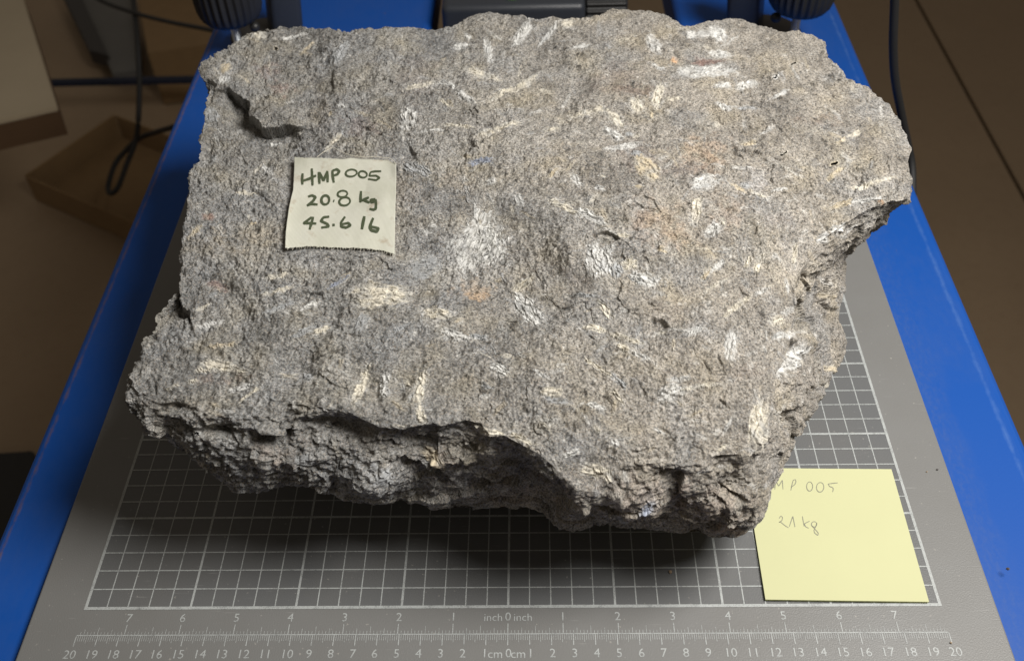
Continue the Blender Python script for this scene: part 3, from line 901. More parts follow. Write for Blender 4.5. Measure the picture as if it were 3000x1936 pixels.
for ci, (cx, cy, L, Wd, ang, tn) in enumerate(CRY):
    if L == 0:
        R = 130
    else:
        R = max(L, Wd) * 0.95 + 12
    m = np.where((np.abs(PX - cx) < R) & (np.abs(PY - cy) < R) & act & (istop | (isside & colv)))[0]
    if not len(m): continue
    dx, dy = PX[m] - cx, PY[m] - cy
    a = math.radians(ang if L else -62)
    u = dx * math.cos(a) + dy * math.sin(a); v_ = -dx * math.sin(a) + dy * math.cos(a)
    if L == 0:
        ang_p = np.arctan2(PY[m] - 700, PX[m] - 1400); rad = np.hypot(PX[m] - 1400, PY[m] - 700)
        fa = np.arctan2(FAN[:, 1] - 700, FAN[:, 0] - 1400); fr = np.hypot(FAN[:, 0] - 1400, FAN[:, 1] - 700)
        o = np.argsort(fa)
        rl = np.interp(ang_p, np.concatenate([fa[o] - 2 * np.pi, fa[o], fa[o] + 2 * np.pi]), np.tile(fr[o], 3))
        e = rad / rl
        uu, vv = u / 20.0, v_ / 7.0
    else:
        e = (np.abs(u / (L / 2)) ** 2.6 + np.abs(v_ / (Wd / 2)) ** 2.6) ** (1 / 2.6)
        uu, vv = u / 22.0, v_ / 11.0
    ul, vl = u / max(10.0, 0.22 * max(L, 60)), v_ / max(2.2, 0.16 * max(Wd, 16) if L else 9.0)
    streak = perlin(np.stack([ul + ci * 5.1, vl, np.full(len(m), ci * 0.7)], 1))
    jag = n_a[m] * 0.34 + n_b[m] * 0.30 + streak * 0.55
    e2 = e + jag * (0.75 if L and Wd < 20 else 0.6)
    cov = sstep(1.12, 0.74, e2)
    # flakes: cells drawn out along the crystal, each with its own brightness and tilt
    fl, fw = ((24.0, 13.0) if Wd > 40 or not L else ((19.0, 9.0) if Wd > 19 else (16.0, 6.0)))
    cu = u / fl + 0.5 * n_a[m] + ci * 13.7; cv = v_ / fw + 0.6 * n_a[m] + ci * 7.3
    iu, iv = np.floor(cu), np.floor(cv)
    f1 = np.full(len(m), 9.0); f2 = np.full(len(m), 9.0); val = np.zeros(len(m)); til = np.zeros(len(m))
    for du in (-1, 0, 1):
        for dv in (-1, 0, 1):
            h = _hash((iu + du).astype(np.int64), (iv + dv).astype(np.int64), np.full(len(m), ci))
            ju, jv = (h & 1023) / 1023.0, ((h >> 10) & 1023) / 1023.0
            qx_, qy_ = cu - (iu + du + ju), cv - (iv + dv + jv)
            dd = np.hypot(qx_, qy_)
            n1 = dd < f1
            f2 = np.where(n1, f1, np.minimum(f2, dd))
            val = np.where(n1, ((h >> 20) & 255) / 255.0, val)
            til = np.where(n1, qy_ * 0.8 + qx_ * 0.3, til)
            f1 = np.where(n1, dd, f1)
    gap = sstep(0.13, 0.02, f2 - f1)
    st = (val - 0.5) * 1.6
    stair = (val - 0.5) * 1.0 + til * 0.9 - gap * 0.9
    hole = sstep(0.02, 0.22, val + 0.25 * n_a[m])
    fib = perlin(np.stack([u / 26.0 + ci * 3.1, v_ / 3.6 + 0.8 * n_a[m], np.full(len(m), ci * 0.9)], 1)) + 0.6 * perlin(np.stack([u / 12.0 + ci * 5.3, v_ / 5.0, np.full(len(m), ci * 1.9)], 1))
    cov = cov * (0.6 + 0.4 * hole) * (0.50 + 0.50 * sstep(-0.50, 0.05, fib)) * (1 - 0.45 * gap) * 0.96
    st = st * 0.7 + np.clip(fib, -1, 1) * 0.8
    if ci >= NCR: cov = cov * 0.48
    better = cov > crys[m]
    mm = m[better]
    crys[mm] = cov[better]
    t3 = (1.0 if L else 1.06) * np.array(tn, np.float32)[None] * (1 + 0.30 * np.clip(st[better], -1, 1))[:, None]
    grey = sstep(0.05, 0.5, perlin(np.stack([uu * 0.7 + 5, vv * 0.5 + 2, np.full(len(m), ci * 4.1)], 1)))[better][:, None]
    t3 = t3 * (1 - 0.5 * grey) + np.array(GR, np.float32)[None] * 0.5 * grey
    tint[mm] = t3
    flake[mm] = stair[better]
    if ci >= NCR: continue
    inside = better & (e2 < 1.0)
    halo[m] = np.maximum(halo[m], sstep(1.75, 0.8, e + jag * 0.9))
    cid[m[inside]] = ci

# --- displacement
stretch = np.where(isside[:, None], np.array([0.8, 0.9, 1.2])[None], np.array([1.0, 1.0, 1.0])[None])
Vs = V * stretch
disp = np.zeros(len(V))
for lam, amp, off in ((0.085, 0.0030, 0.5), (0.055, 0.0028, 1.0), (0.026, 0.0023, 2.0), (0.013, 0.0014, 3.0), (0.0065, 0.0008, 4.0)):
    n = nz(Vs, lam, off)
    disp += amp * (n * 0.7 + (0.35 - np.abs(nz(Vs, lam * 0.9, off + 50))) * 0.5)
fine = np.zeros(len(V))
for lam, amp, off in ((0.0040, 0.00090, 5.0), (0.0022, 0.00075, 6.0), (0.0012, 0.00050, 7.0)):
    fine += amp * nz(Vs, lam, off)
patchy = 0.75 + 0.7 * np.clip(nz(V, 0.030, 61.0) + 0.1, -0.3, 0.7)
patchy *= np.where(isside, 1.25, 1.0)
rough_left = 1.0 + 0.45 * sstep(1400, 700, PX)
fine *= patchy * rough_left * (1 - 0.88 * crys)
disp = disp * np.where(isside, 0.85 * (0.45 + 0.55 * sstep(1.0, 0.85, side_t)), 0.80) + fine + crys * 0.00035 + flake * crys * 0.0012
def chips(P, lam, seed):
    """broken facets: every cell of a jittered lattice is a small plane with a tilt of its own"""
    Q = P / lam
    I = np.floor(Q).astype(np.int64)
    f1 = np.full(len(P), 9.0, np.float32); out = np.zeros(len(P), np.float32)
    for dx in (-1, 0, 1):
        for dy in (-1, 0, 1):
            for dz in (-1, 0, 1):
                h = _hash(I[:, 0] + dx + seed, I[:, 1] + dy, I[:, 2] + dz)
                j = np.stack([(h & 1023), (h >> 10) & 1023, (h >> 20) & 1023], 1) / 1023.0
                r = Q - (I + np.array([dx, dy, dz]) + j)
                d = (r * r).sum(1)
                g = _G[(h >> 4) & 255]
                m = d < f1
                out[m] = ((r * g).sum(1) + (j[:, 0] - 0.5) * 0.5)[m]
                f1[m] = d[m]
    return out
jw = np.stack([nz(V, 0.006, 141.0), nz(V, 0.006, 142.0), nz(V, 0.006, 143.0)], 1) * 0.0022
sd_i = np.where(isside & colv)[0]
cz = np.zeros(len(V))
Pq = (V + jw)[sd_i] * np.array([0.8, 0.9, 1.25])
edge_f = 0.30 + 0.70 * sstep(1.0, 0.82, side_t[sd_i]) * sstep(0.0, 0.10, side_t[sd_i])
cz[sd_i] = (0.0030 * chips(Pq, 0.021, 3) + 0.0013 * chips(Pq, 0.0085, 9) + 0.0006 * chips(Pq, 0.004, 15) - 0.0004) * edge_f
tp_i = np.where(istop)[0]
Pq = (V + jw)[tp_i]
cz[tp_i] = (0.0009 * chips(Pq, 0.016, 5) + 0.0006 * chips(Pq, 0.006, 21)) * np.clip(0.6 + 1.6 * nz(Pq, 0.05, 151.0), 0.1, 1.6)
disp = disp + cz
# layered front flank: thin laminae running along the face
ca, sa = math.cos(0.22), math.sin(0.22)
Vl = np.stack([V[:, 0] * ca - V[:, 2] * sa, V[:, 1], V[:, 0] * sa + V[:, 2] * ca], 1)
lay = 0.6 * nz(Vl * np.array([0.22, 0.5, 1.6]), 0.009, 74.0) + 0.5 * nz(Vl * np.array([0.3, 0.5, 1.6]), 0.0045, 75.0) + 0.35 * nz(Vl * np.array([0.4, 0.6, 1.5]), 0.0022, 76.0)
lam_m = np.where(isside & colv, sstep(0.0, 0.2, side_t) * (0.45 + np.clip(nz(V, 0.04, 73.0), -0.35, 0.8)), 0)
disp += lam_m * 0.0010 * (np.where(lay > 0, lay * 0.6, lay * 1.3))
# broad folds of the broken front
disp += np.where(isside & colv, sstep(0.02, 0.3, side_t) * sstep(1.0, 0.8, side_t) * 0.0035 * nz(Vl * np.array([0.6, 0.6, 1.2]), 0.032, 77.0), 0)
# the cloth tag lies on a smooth spot
undertag = sstep(818, 845, PX) * sstep(1180, 1150, PX) * sstep(445, 465, PY) * sstep(762, 740, PY)
disp *= 1 - 0.8 * undertag
disp[isbot] *= 0.3
tc = CAM_POS - V; tc /= np.linalg.norm(tc, axis=1)[:, None]
fd = np.where(istop[:, None], 0.55 * tc + 0.45 * dirn, dirn)
V2 = V + fd * ft[:, None] + dirn * disp[:, None]
V2[:, 2] = np.maximum(V2[:, 2], 0.0003)

# --- colour of the stone (albedo), with some shade and bounce painted in
warm = sstep(900, 2100, PX)
gbase = np.array([0.206, 0.203, 0.192]); wbase = np.array([0.244, 0.227, 0.200])
alb = gbase[None] * (1 - warm[:, None]) + wbase[None] * warm[:, None]
big = nz(V, 0.045, 81.0); mid_ = nz(V, 0.014, 82.0); sm = nz(V, 0.005, 83.0)
alb *= (1 + 0.20 * big + 0.26 * mid_ + 0.26 * sm)[:, None]
cool = sstep(0.05, 0.45, nz(V, 0.034, 86.0) + 0.5 * nz(V, 0.011, 87.0) + 0.25 * sstep(1900, 700, PX))[:, None] * 0.40
alb = alb * (1 - cool) + np.array([0.222, 0.228, 0.232])[None] * (1 + 0.3 * sm)[:, None] * cool
hue = nz(V, 0.022, 84.0) + 0.5 * nz(V, 0.008, 85.0)
alb += np.clip(hue, 0, 1)[:, None] * np.array([0.045, 0.028, -0.008])[None] * 0.9
alb += np.clip(-hue, 0, 1)[:, None] * np.array([-0.032, -0.026, -0.016])[None] * 0.9
STAIN_SHADE = [ # stains, plus painted slope shade and underside bounce: px, py, rx, ry, strength, colour
 (2060,450,60,45,0.55,(0.56,0.37,0.24)),(2085,500,25,50,0.4,(0.56,0.37,0.24)),(1385,850,46,28,0.65,(0.60,0.40,0.22)),(1400,870,26,14,0.6,(0.62,0.36,0.14)),(2140,625,50,40,0.4,(0.56,0.37,0.24)),
 (1925,660,70,60,0.35,(0.54,0.36,0.24)),(1900,640,40,30,0.3,(0.58,0.38,0.24)),(1980,700,60,30,0.3,(0.54,0.36,0.24)),(730,690,100,28,0.45,(0.50,0.40,0.25)),(620,720,90,35,0.35,(0.46,0.38,0.25)),
 (1200,140,45,28,0.4,(0.46,0.40,0.24)),(1650,480,70,60,0.40,(0.50,0.41,0.26)),(2330,480,110,50,0.3,(0.50,0.42,0.27)),(1170,560,70,50,0.3,(0.48,0.37,0.23)),(1330,530,50,30,0.3,(0.50,0.38,0.22)),
 (2065,180,52,10,0.75,(0.13,0.045,0.03)),(780,200,36,18,0.35,(0.22,0.12,0.10)),(826,250,28,18,0.4,(0.26,0.13,0.11)),(1870,275,50,16,0.45,(0.14,0.08,0.06)),(2400,350,60,16,0.45,(0.15,0.10,0.07)),
 (1800,235,70,40,0.30,(0.18,0.13,0.11)),(1215,230,50,60,0.25,(0.16,0.13,0.13)),(1060,360,50,30,0.3,(0.2,0.13,0.12)),(1860,460,60,40,0.35,(0.16,0.12,0.11)),(2010,500,70,30,0.3,(0.17,0.13,0.12)),
 (610,630,24,8,0.6,(0.24,0.10,0.06)),(640,835,34,12,0.45,(0.22,0.10,0.08)),(650,1105,60,18,0.35,(0.24,0.16,0.13)),(2190,1095,60,20,0.2,(0.2,0.15,0.13)),(1690,820,60,26,0.4,(0.13,0.11,0.10)),(1510,690,60,60,0.3,(0.15,0.14,0.13)),
 (1960,905,60,30,0.35,(0.14,0.12,0.11)),(1160,1360,60,40,0.25,(0.4,0.36,0.3)),(820,1320,60,30,0.35,(0.40,0.32,0.26)),(1290,1335,30,14,0.4,(0.5,0.33,0.2)),(1480,1450,160,30,0.3,(0.42,0.33,0.25)),(1880,1440,110,60,0.3,(0.40,0.32,0.27)),
 (2090,1490,90,60,0.25,(0.40,0.31,0.26)),(2150,1560,40,12,0.4,(0.42,0.28,0.16)),(1500,1400,180,40,0.3,(0.13,0.13,0.145)),(1050,1300,120,50,0.3,(0.14,0.14,0.15)),(2222,530,40,26,0.35,(0.42,0.43,0.46)),(2265,650,45,25,0.35,(0.52,0.45,0.42)),
 (2578,592,8,5,0.9,(0.6,0.28,0.08)),(940,330,50,80,0.25,(0.15,0.13,0.12)),(2380,1100,60,60,0.2,(0.46,0.38,0.32)),
]
sn = nz(V, 0.006, 91.0) * 0.9 + nz(V, 0.0022, 92.0) * 0.8
for (sx, sy, rx, ry, k_, c_) in STAIN_SHADE:
    m = np.where((np.abs(PX - sx) < rx * 1.8) & (np.abs(PY - sy) < ry * 1.8))[0]
    e = np.hypot((PX[m] - sx) / rx, (PY[m] - sy) / ry)
    f_ = (k_ * (0.34 if c_[0] > 0.45 else 0.8) * sstep(1.45, 0.15, e + sn[m] * 1.1))[:, None]
    alb[m] = alb[m] * (1 - f_) + np.array(c_)[None] * f_
# dark dendrites and mica specks
dn = nz(V, 0.0032, 95.0) + 0.35 * nz(V, 0.0013, 96.0)
dm = sstep(0.52, 0.66, dn + 0.18 * nz(V, 0.03, 97.0))
alb *= (1 - 0.62 * dm)[:, None]
for (dx_, dy_, dr) in [(1680,1140,17),(1712,1152,15),(1625,925,9),(1700,930,8),(1830,885,9),(1862,905,9),(1610,945,9),(1650,950,8),(1560,985,8),(1575,1000,7),(1745,1035,9),(1735,1010,7),(1800,1050,8),(1960,1093,9),(1990,1068,6),
        (1870,1075,7),(1830,1130,8),(1905,1108,8),(1640,1035,7),(1510,1050,14),(1490,1080,9),(1525,985,7),(1480,960,6),(1500,920,7),(1590,870,8),(1535,800,9),(1665,740,9),(1670,755,7),(1720,1190,10),(1600,1205,8),(1560,1180,8),
        (1680,1260,9),(1620,1270,8),(1750,1240,7),(1850,1200,7),(1930,1150,6),(1400,1050,8),(1360,1080,8),(1300,1060,7),(1420,900,6),(1440,1140,7),(1980,1200,7),(1890,980,8),(1920,940,9),(1780,940,7),(1560,1100,8),(1570,1130,8)]:
    m = np.where((np.abs(PX - dx_) < dr * 1.6) & (np.abs(PY - dy_) < dr * 1.6) & istop)[0]
    th = np.arctan2(PY[m] - dy_, PX[m] - dx_); rd = np.hypot(PX[m] - dx_, PY[m] - dy_) / dr
    k_ = (dx_ * 7 + dy_) % 3 + 5
    arm = 0.55 + 0.45 * np.cos(k_ * th + dx_) * (0.7 + 0.3 * np.cos(2.3 * th + dy_)) + 0.35 * n_b[m] + 0.25 * n_a[m]
    alb[m] *= (1 - 0.62 * sstep(arm + 0.22, arm - 0.12, rd))[:, None]
pl = sstep(0.55, 0.75, nz(V, 0.0042, 98.0) + 0.4 * nz(V, 0.0016, 99.0) + 0.2 * nz(V, 0.04, 100.0))
alb = alb * (1 - 0.45 * pl[:, None]) + np.array([0.50, 0.49, 0.46])[None] * 0.45 * pl[:, None]
hm = (halo * sstep(-0.1, 0.5, nz(V, 0.0045, 101.0) + 0.6 * nz(V, 0.0017, 102.0)))[:, None] * 0.46
alb = alb * (1 - hm) + np.array([0.40, 0.405, 0.40])[None] * hm
alb = alb * (1 - crys[:, None]) + tint * crys[:, None]
alb = np.clip(alb, 0.02, 0.8)

# --- build rock object and its crystals
ORG = np.array([cen[0], cen[1], 0.0])
VL = V2 - ORG
fcid = cid[Fq]
same = (fcid[:, 0] == fcid[:, 1]) & (fcid[:, 1] == fcid[:, 2]) & (fcid[:, 2] == fcid[:, 3]) & (fcid[:, 0] >= 0)
fk = np.where(same, fcid[:, 0], -1)
A4 = np.concatenate([alb, np.ones((len(V), 1))], 1).astype(np.float32)

def rock_piece(name, F, parent=None, loc=(0, 0, 0), tris=None):
    used = np.unique(F if tris is None else np.concatenate([F.ravel(), tris.ravel()]))
    mp = np.zeros(len(V), np.int32); mp[used] = np.arange(len(used))
    if tris is None:
        me = np_mesh(name, VL[used], mp[F])
    else:
        me = bpy.data.meshes.new(name)
        me.vertices.add(len(used)); me.vertices.foreach_set('co', VL[used].astype(np.float32).ravel())
        li = np.concatenate([mp[F].ravel(), mp[tris].ravel()]).astype(np.int32)
        me.loops.add(len(li)); me.loops.foreach_set('vertex_index', li)
        ls = np.concatenate([np.arange(len(F)) * 4, len(F) * 4 + np.arange(len(tris)) * 3]).astype(np.int32)
        me.polygons.add(len(ls)); me.polygons.foreach_set('loop_start', ls)
        me.update(calc_edges=True)
    me.polygons.foreach_set('use_smooth', [False] * len(me.polygons))
    a = me.attributes.new('albedo', 'FLOAT_COLOR', 'POINT'); a.data.foreach_set('color', A4[used].ravel())
    b_ = me.attributes.new('crystal', 'FLOAT', 'POINT'); b_.data.foreach_set('value', crys[used])
    return link_mesh(name, me, M_rock, parent, loc)

rock = rock_piece('rock', Fq[fk < 0], None, tuple(ORG), np.concatenate([T_top, T_bot]))
tag(rock, 'large rough grey rock specimen with pale flaky crystals lying on the gridded plate', 'rock')
order = np.argsort(fk, kind='stable'); fs = fk[order]
st_ = np.searchsorted(fs, np.arange(NCR), 'left'); en_ = np.searchsorted(fs, np.arange(NCR), 'right')
for ci in range(NCR):
    F = Fq[order[st_[ci]:en_[ci]]]
    if len(F) < 12: continue
    o = rock_piece('crystal', F, rock)
    if CRY[ci][2] == 0: o['label'] = 'large fan shaped white crystal beside the cloth tag'

# ------------------------------------------------------------------ cloth tag on the rock
def surf(px, py):
    """height of the rock's top face (without its grain) at a photo position, in metres"""
    z = tps(px, py) * CM
    zz = np.zeros_like(px)
    return z + features(px, py, (zz, zz, zz, zz), True)
def c4(p): return (800 + p[0] / 4.667, 430 + p[1] / 4.667)
TOPE = [c4(p) for p in ((290,140),(420,152),(600,150),(780,160),(960,172),(1060,152),(1200,165),(1400,176),(1560,176),(1680,232))]
BOTE = [c4(p) for p in ((165,1385),(330,1370),(500,1358),(700,1368),(900,1378),(1100,1378),(1300,1392),(1500,1418),(1600,1445),(1660,1465))]
LEFE = [c4(p) for p in ((290,140),(288,300),(280,480),(272,600),(240,720),(215,850),(190,1020),(172,1180),(165,1385))]
RIGE = [c4(p) for p in ((1680,232),(1683,400),(1678,600),(1672,800),(1668,1000),(1664,1200),(1660,1465))]
def along(E, t):
    E = np.array(E); s = arclen(E, False) / arclen(E, False)[-1]
    return np.stack([np.interp(t, s, E[:, 0]), np.interp(t, s, E[:, 1])], -1)
NU, NVv = 150, 150
uu_ = np.linspace(0, 1, NU); vv_ = np.linspace(0, 1, NVv)
Tt, Bb, Ll, Rr = along(TOPE, uu_), along(BOTE, uu_), along(LEFE, vv_), along(RIGE, vv_)
UU, VV = np.meshgrid(uu_, vv_)
Cc = ((1 - VV)[..., None] * Tt[None] + VV[..., None] * Bb[None] + (1 - UU)[..., None] * Ll[:, None] + UU[..., None] * Rr[:, None]
      - ((1 - UU) * (1 - VV))[..., None] * Tt[0] - (UU * (1 - VV))[..., None] * Tt[-1] - ((1 - UU) * VV)[..., None] * Bb[0] - (UU * VV)[..., None] * Bb[-1])
fr = RNG.uniform(-1, 1, NU)
for j_, wgt in ((NVv - 1, 1.6), (NVv - 2, 0.6)):
    Cc[j_, :, 1] += fr * wgt
Cc[0, :, 1] += RNG.uniform(-1, 1, NU) * 1.0
def tag_h(px, py, U, Vq):
    lift = 0.0013 + 0.0014 * np.exp(-U / 0.08) + 0.0002 * np.exp(-(1 - Vq) / 0.10) + 0.0009 * np.sin(U * 7 + Vq * 3) * np.exp(-((Vq - 0.35) / 0.4) ** 2) + 0.0003 * np.sin(Vq * 8 + 1.0 + U * 2) + 0.0004 * perlin(np.stack([U.ravel() * 5 + 3, Vq.ravel() * 4 + 8, U.ravel() * 0 + 0.4], 1)).reshape(U.shape)
    return surf(px, py) + np.maximum(lift, 0.0007)
TZ = tag_h(Cc[..., 0], Cc[..., 1], UU, VV)
pj = proj(V2[:NT * MC])
mk = (pj[:, 0] > 800) & (pj[:, 0] < 1200) & (pj[:, 1] > 430) & (pj[:, 1] < 780)
hb = np.full((130, 110), -1.0)
np.maximum.at(hb, (((pj[mk, 0] - 800) / 3.2).astype(int).clip(0, 129), ((pj[mk, 1] - 430) / 3.2).astype(int).clip(0, 109)), V2[:NT * MC][mk][:, 2])
hp = np.pad(hb, 2, mode='edge')
hb = np.max([hp[i:i + 130, j:j + 110] for i in range(5) for j in range(5)], axis=0)
hp = np.pad(hb, 3, mode='edge')
hb = np.mean([hp[i:i + 130, j:j + 110] for i in range(7) for j in range(7)], axis=0)
gx, gy = (Cc[..., 0] - 800) / 3.2 - 0.5, (Cc[..., 1] - 430) / 3.2 - 0.5
i0, j0 = np.floor(gx).astype(int).clip(0, 128), np.floor(gy).astype(int).clip(0, 108)
fx_, fy_ = gx - i0, gy - j0
hr = hb[i0, j0] * (1 - fx_) * (1 - fy_) + hb[i0 + 1, j0] * fx_ * (1 - fy_) + hb[i0, j0 + 1] * (1 - fx_) * fy_ + hb[i0 + 1, j0 + 1] * fx_ * fy_
TZ = hr + (TZ - surf(Cc[..., 0], Cc[..., 1]))
TP = unproj(Cc[..., 0], Cc[..., 1], TZ)
tag_org = TP.reshape(-1, 3).mean(0)
ti = np.arange(NU * NVv).reshape(NVv, NU)
TF = np.stack([ti[:-1, :-1], ti[1:, :-1], ti[1:, 1:], ti[:-1, 1:]], -1).reshape(-1, 4)
nq = NU * NVv
lowV = TP.reshape(-1, 3) - np.array([0, 0, 0.0004])
allV = np.concatenate([TP.reshape(-1, 3), lowV]) - tag_org
edge_loop = np.concatenate([ti[0, :-1], ti[:-1, -1], ti[-1, :0:-1], ti[:0:-1, 0]])
en = np.roll(edge_loop, -1)
TFa = np.concatenate([TF, TF[:, ::-1] + nq, np.stack([edge_loop, en, en + nq, edge_loop + nq], -1)])
label_o = empty('cloth_tag', tuple(tag_org))
tag(label_o, 'small frayed cream cloth tag with handwritten marker lines stuck on the rock', 'cloth tag')
me = np_mesh('cloth', allV, TFa); me.polygons.foreach_set('use_smooth', [True] * len(me.polygons))
link_mesh('cloth', me, M_cloth, label_o)

def ell(cx, cy, rx, ry, tilt=0, n=22, a0=0.0, a1=360.0):
    t = math.radians(tilt); out = []
    for i in range(n + 1):
        a = math.radians(a0 + (a1 - a0) * i / n)
        x, y = rx * math.cos(a), ry * math.sin(a)
        out.append((cx + x * math.cos(t) - y * math.sin(t), cy + x * math.sin(t) + y * math.cos(t)))
    return out

def ribbons(strokes, conv, width, hfun, lift):
    """strokes in crop pixels -> flat ribbons lying on a surface"""
    V_, F_ = [], []
    for s in strokes:
        wd = width
        if isinstance(s, tuple) and s[0] == 'w': wd, s = s[1], s[2]
        pts = np.array([conv(p) for p in s], float)
        L = arclen(pts, False)
        if L[-1] < 1e-6: continue
        n = max(3, int(L[-1] / 1.2))
        t = np.linspace(0, L[-1], n)
        q = np.stack([np.interp(t, L, pts[:, 0]), np.interp(t, L, pts[:, 1])], 1)
        for _ in range(2):
            q[1:-1] = 0.25 * q[:-2] + 0.5 * q[1:-1] + 0.25 * q[2:]
        tg = np.gradient(q, axis=0); tg /= np.maximum(np.linalg.norm(tg, axis=1), 1e-6)[:, None]
        nn = np.stack([-tg[:, 1], tg[:, 0]], 1)
        tt = np.linspace(0, 1, n)
        w_ = wd / 2 * (0.75 + 0.25 * np.sin(np.pi * np.clip(tt * 1.0, 0, 1))) * (1 + RNG.uniform(-0.09, 0.09, n))
        cols = []
        for k_ in (-1, -0.5, 0, 0.5, 1):
            p = q + nn * (w_ * k_)[:, None]
            cols.append(unproj(p[:, 0], p[:, 1], hfun(p[:, 0], p[:, 1]) + lift))
        b0 = len(V_)
        for i in range(n):
            for c in cols: V_.append(c[i])
        for i in range(n - 1):
            for k_ in range(4):
                a = b0 + i * 5 + k_
                F_.append((a, a + 1, a + 6, a + 5))
    return np.array(V_), np.array(F_)

def tag_lookup(px, py):
    # nearest cloth sample (the grid is finer than a stroke)
    out = np.zeros(len(px))
    fx, fy, fz = Cc[..., 0].ravel(), Cc[..., 1].ravel(), TZ.ravel()
    for i in range(len(px)):
        d = (fx - px[i]) ** 2 + (fy - py[i]) ** 2
        k4 = np.argpartition(d, 4)[:4]
        wq = 1 / (d[k4] + 0.05)
        out[i] = (fz[k4] * wq).sum() / wq.sum()
    return out
W_, w_t = 8.0, 5.8
LINES = [
 [[(405,365),(398,440),(402,518)], [(530,298),(535,410),(541,532)], [(400,470),(490,440),(590,393)],
  [(625,345),(630,420),(636,508)], [(636,350),(690,462),(745,332)], [(742,335),(745,410),(748,488)],
  [(812,325),(815,400),(832,492)], [(812,330),(870,308),(908,335),(880,378),(822,398)],
  ('w', w_t, ell(1070,360,78,48,-8)), ('w', w_t, ell(1228,378,58,44,10)), ('w', w_t, [(1480,335),(1400,336),(1335,345)]), ('w', w_t, [(1335,345),(1316,398),(1410,395),(1458,425),(1410,458),(1300,440)])],
 [[(480,682),(535,665),(582,688),(550,740),(465,806)], [(465,806),(520,782),(610,790)], ell(715,728,54,62,12), [(822,738),(838,744)],
  ('w', w_t, ell(950,645,68,44,-8)), ('w', w_t + 0.8, ell(980,748,76,56,-12)), [(1205,606),(1198,680),(1195,762)], [(1310,692),(1212,738)], [(1222,722),(1322,766)],
  [(1400,715),(1335,728),(1345,762),(1408,742)], [(1405,718),(1408,790),(1405,848),(1375,862),(1318,848)]],
 [[(530,962),(420,1046),(500,1044),(592,1050)], [(550,958),(525,1050),(500,1132)], [(770,955),(690,965),(655,1015),(742,1056),(762,1090),(660,1106)], [(812,1070),(845,1068)],
  [(985,955),(930,1035),(935,1092),(1000,1106),(1058,1075),(1030,1042),(945,1058)], ('w', W_ + 1.5, [(1250,950),(1230,1040),(1216,1128)]),
  ('w', W_ + 1, [(1370,972),(1335,1060),(1325,1105),(1345,1142),(1420,1160),(1442,1115),(1345,1092)])],
]
for strokes in LINES:
    a, f = ribbons(strokes, c4, W_, tag_lookup, 0.00022)
    link_mesh('handwriting', np_mesh('handwriting', a - tag_org, f), M_ink, label_o)
bm = bmesh.new()
tp = []
for p in ((600,142),(700,70),(810,15),(880,40),(970,85),(1060,115),(1160,132),(1280,142),(1400,140),(1520,150),(1610,165),(1680,232)):
    x, y = c4(p)
    h = float(surf(np.array([x]), np.array([y]))[0]) + 0.0030
    tp.append(unproj(x, y, h) - tag_org)
tube_bm(bm, smooth_path(tp, 5), 0.00016, 5)
from_bm('loose_thread', bm, M_thread, label_o)
bm = bmesh.new()
for i in range(3, NU - 2, 4):
    a = TP[-1, i] - tag_org
    b_ = a + np.array([RNG.uniform(-0.0006, 0.0006), -RNG.uniform(0.0006, 0.0018), -RNG.uniform(0.0002, 0.0008)])
    tube_bm(bm, [a, (a + b_) / 2 + np.array([RNG.uniform(-2e-4, 2e-4), 0, 0]), b_], 0.00010, 4)
tag(from_bm('frayed_threads', bm, M_thread, label_o), None, None, None, 'stuff')

# ------------------------------------------------------------------ sticky note pad
NTK = 0.0014
tr, br, bl = unproj(2613, 1374, NTK), unproj(2720, 1763, NTK), unproj(2241, 1756, NTK)
ctr = (tr + bl) / 2
ang = math.atan2(br[1] - bl[1], br[0] - bl[0])
wx, wy = np.linalg.norm(br - bl), np.linalg.norm(tr - br)
note = empty('sticky_note_pad', (ctr[0], ctr[1], 0.0003))
tag(note, 'pale yellow square sticky note pad with faint pencil writing, right of the rock', 'sticky notes')
note.rotation_euler = (0, 0, ang)
def note_sheet(z, curl, n=24):
    X, Y = np.meshgrid(np.linspace(-wx / 2, wx / 2, n), np.linspace(-wy / 2, wy / 2, n))
    Z = z + curl * (np.clip((-Y / wy + 0.5) - 0.3, 0, 1) / 0.7) ** 2 + curl * 0.7 * np.clip(X / wx + 0.1, 0, 1) ** 2
    i = np.arange(n * n).reshape(n, n)
    F = np.stack([i[:-1, :-1], i[:-1, 1:], i[1:, 1:], i[1:, :-1]], -1).reshape(-1, 4)
    V_ = np.stack([X, Y, Z], -1).reshape(-1, 3)
    return V_, F, i
Vn, Fn, ii = note_sheet(NTK - 0.0003, 0.0003)
Vb, _, _ = note_sheet(NTK - 0.00042, 0.0003)
el = np.concatenate([ii[0, :-1], ii[:-1, -1], ii[-1, :0:-1], ii[:0:-1, 0]]); e2_ = np.roll(el, -1)
nn_ = len(Vn)
me = np_mesh('top_sheet', np.concatenate([Vn, Vb]), np.concatenate([Fn, Fn[:, ::-1] + nn_, np.stack([el, el + nn_, e2_ + nn_, e2_], -1)]))
me.polygons.foreach_set('use_smooth', [False] * len(me.polygons))
link_mesh('top_sheet', me, M_note, note)
bm = bmesh.new()
for k_ in range(5):
    z0 = k_ * 0.00019
    box_bm(bm, (RNG.uniform(-1.5e-4, 1.5e-4), RNG.uniform(-1.5e-4, 1.5e-4), z0 + 0.00008), (wx - 0.0004, wy - 0.0004, 0.00016))
from_bm('under_sheets', bm, M_noteedge, note)
def c35(p): return (2200 + p[0] / 3.5, 1340 + p[1] / 3.5)
inv = note.matrix_basis.inverted()
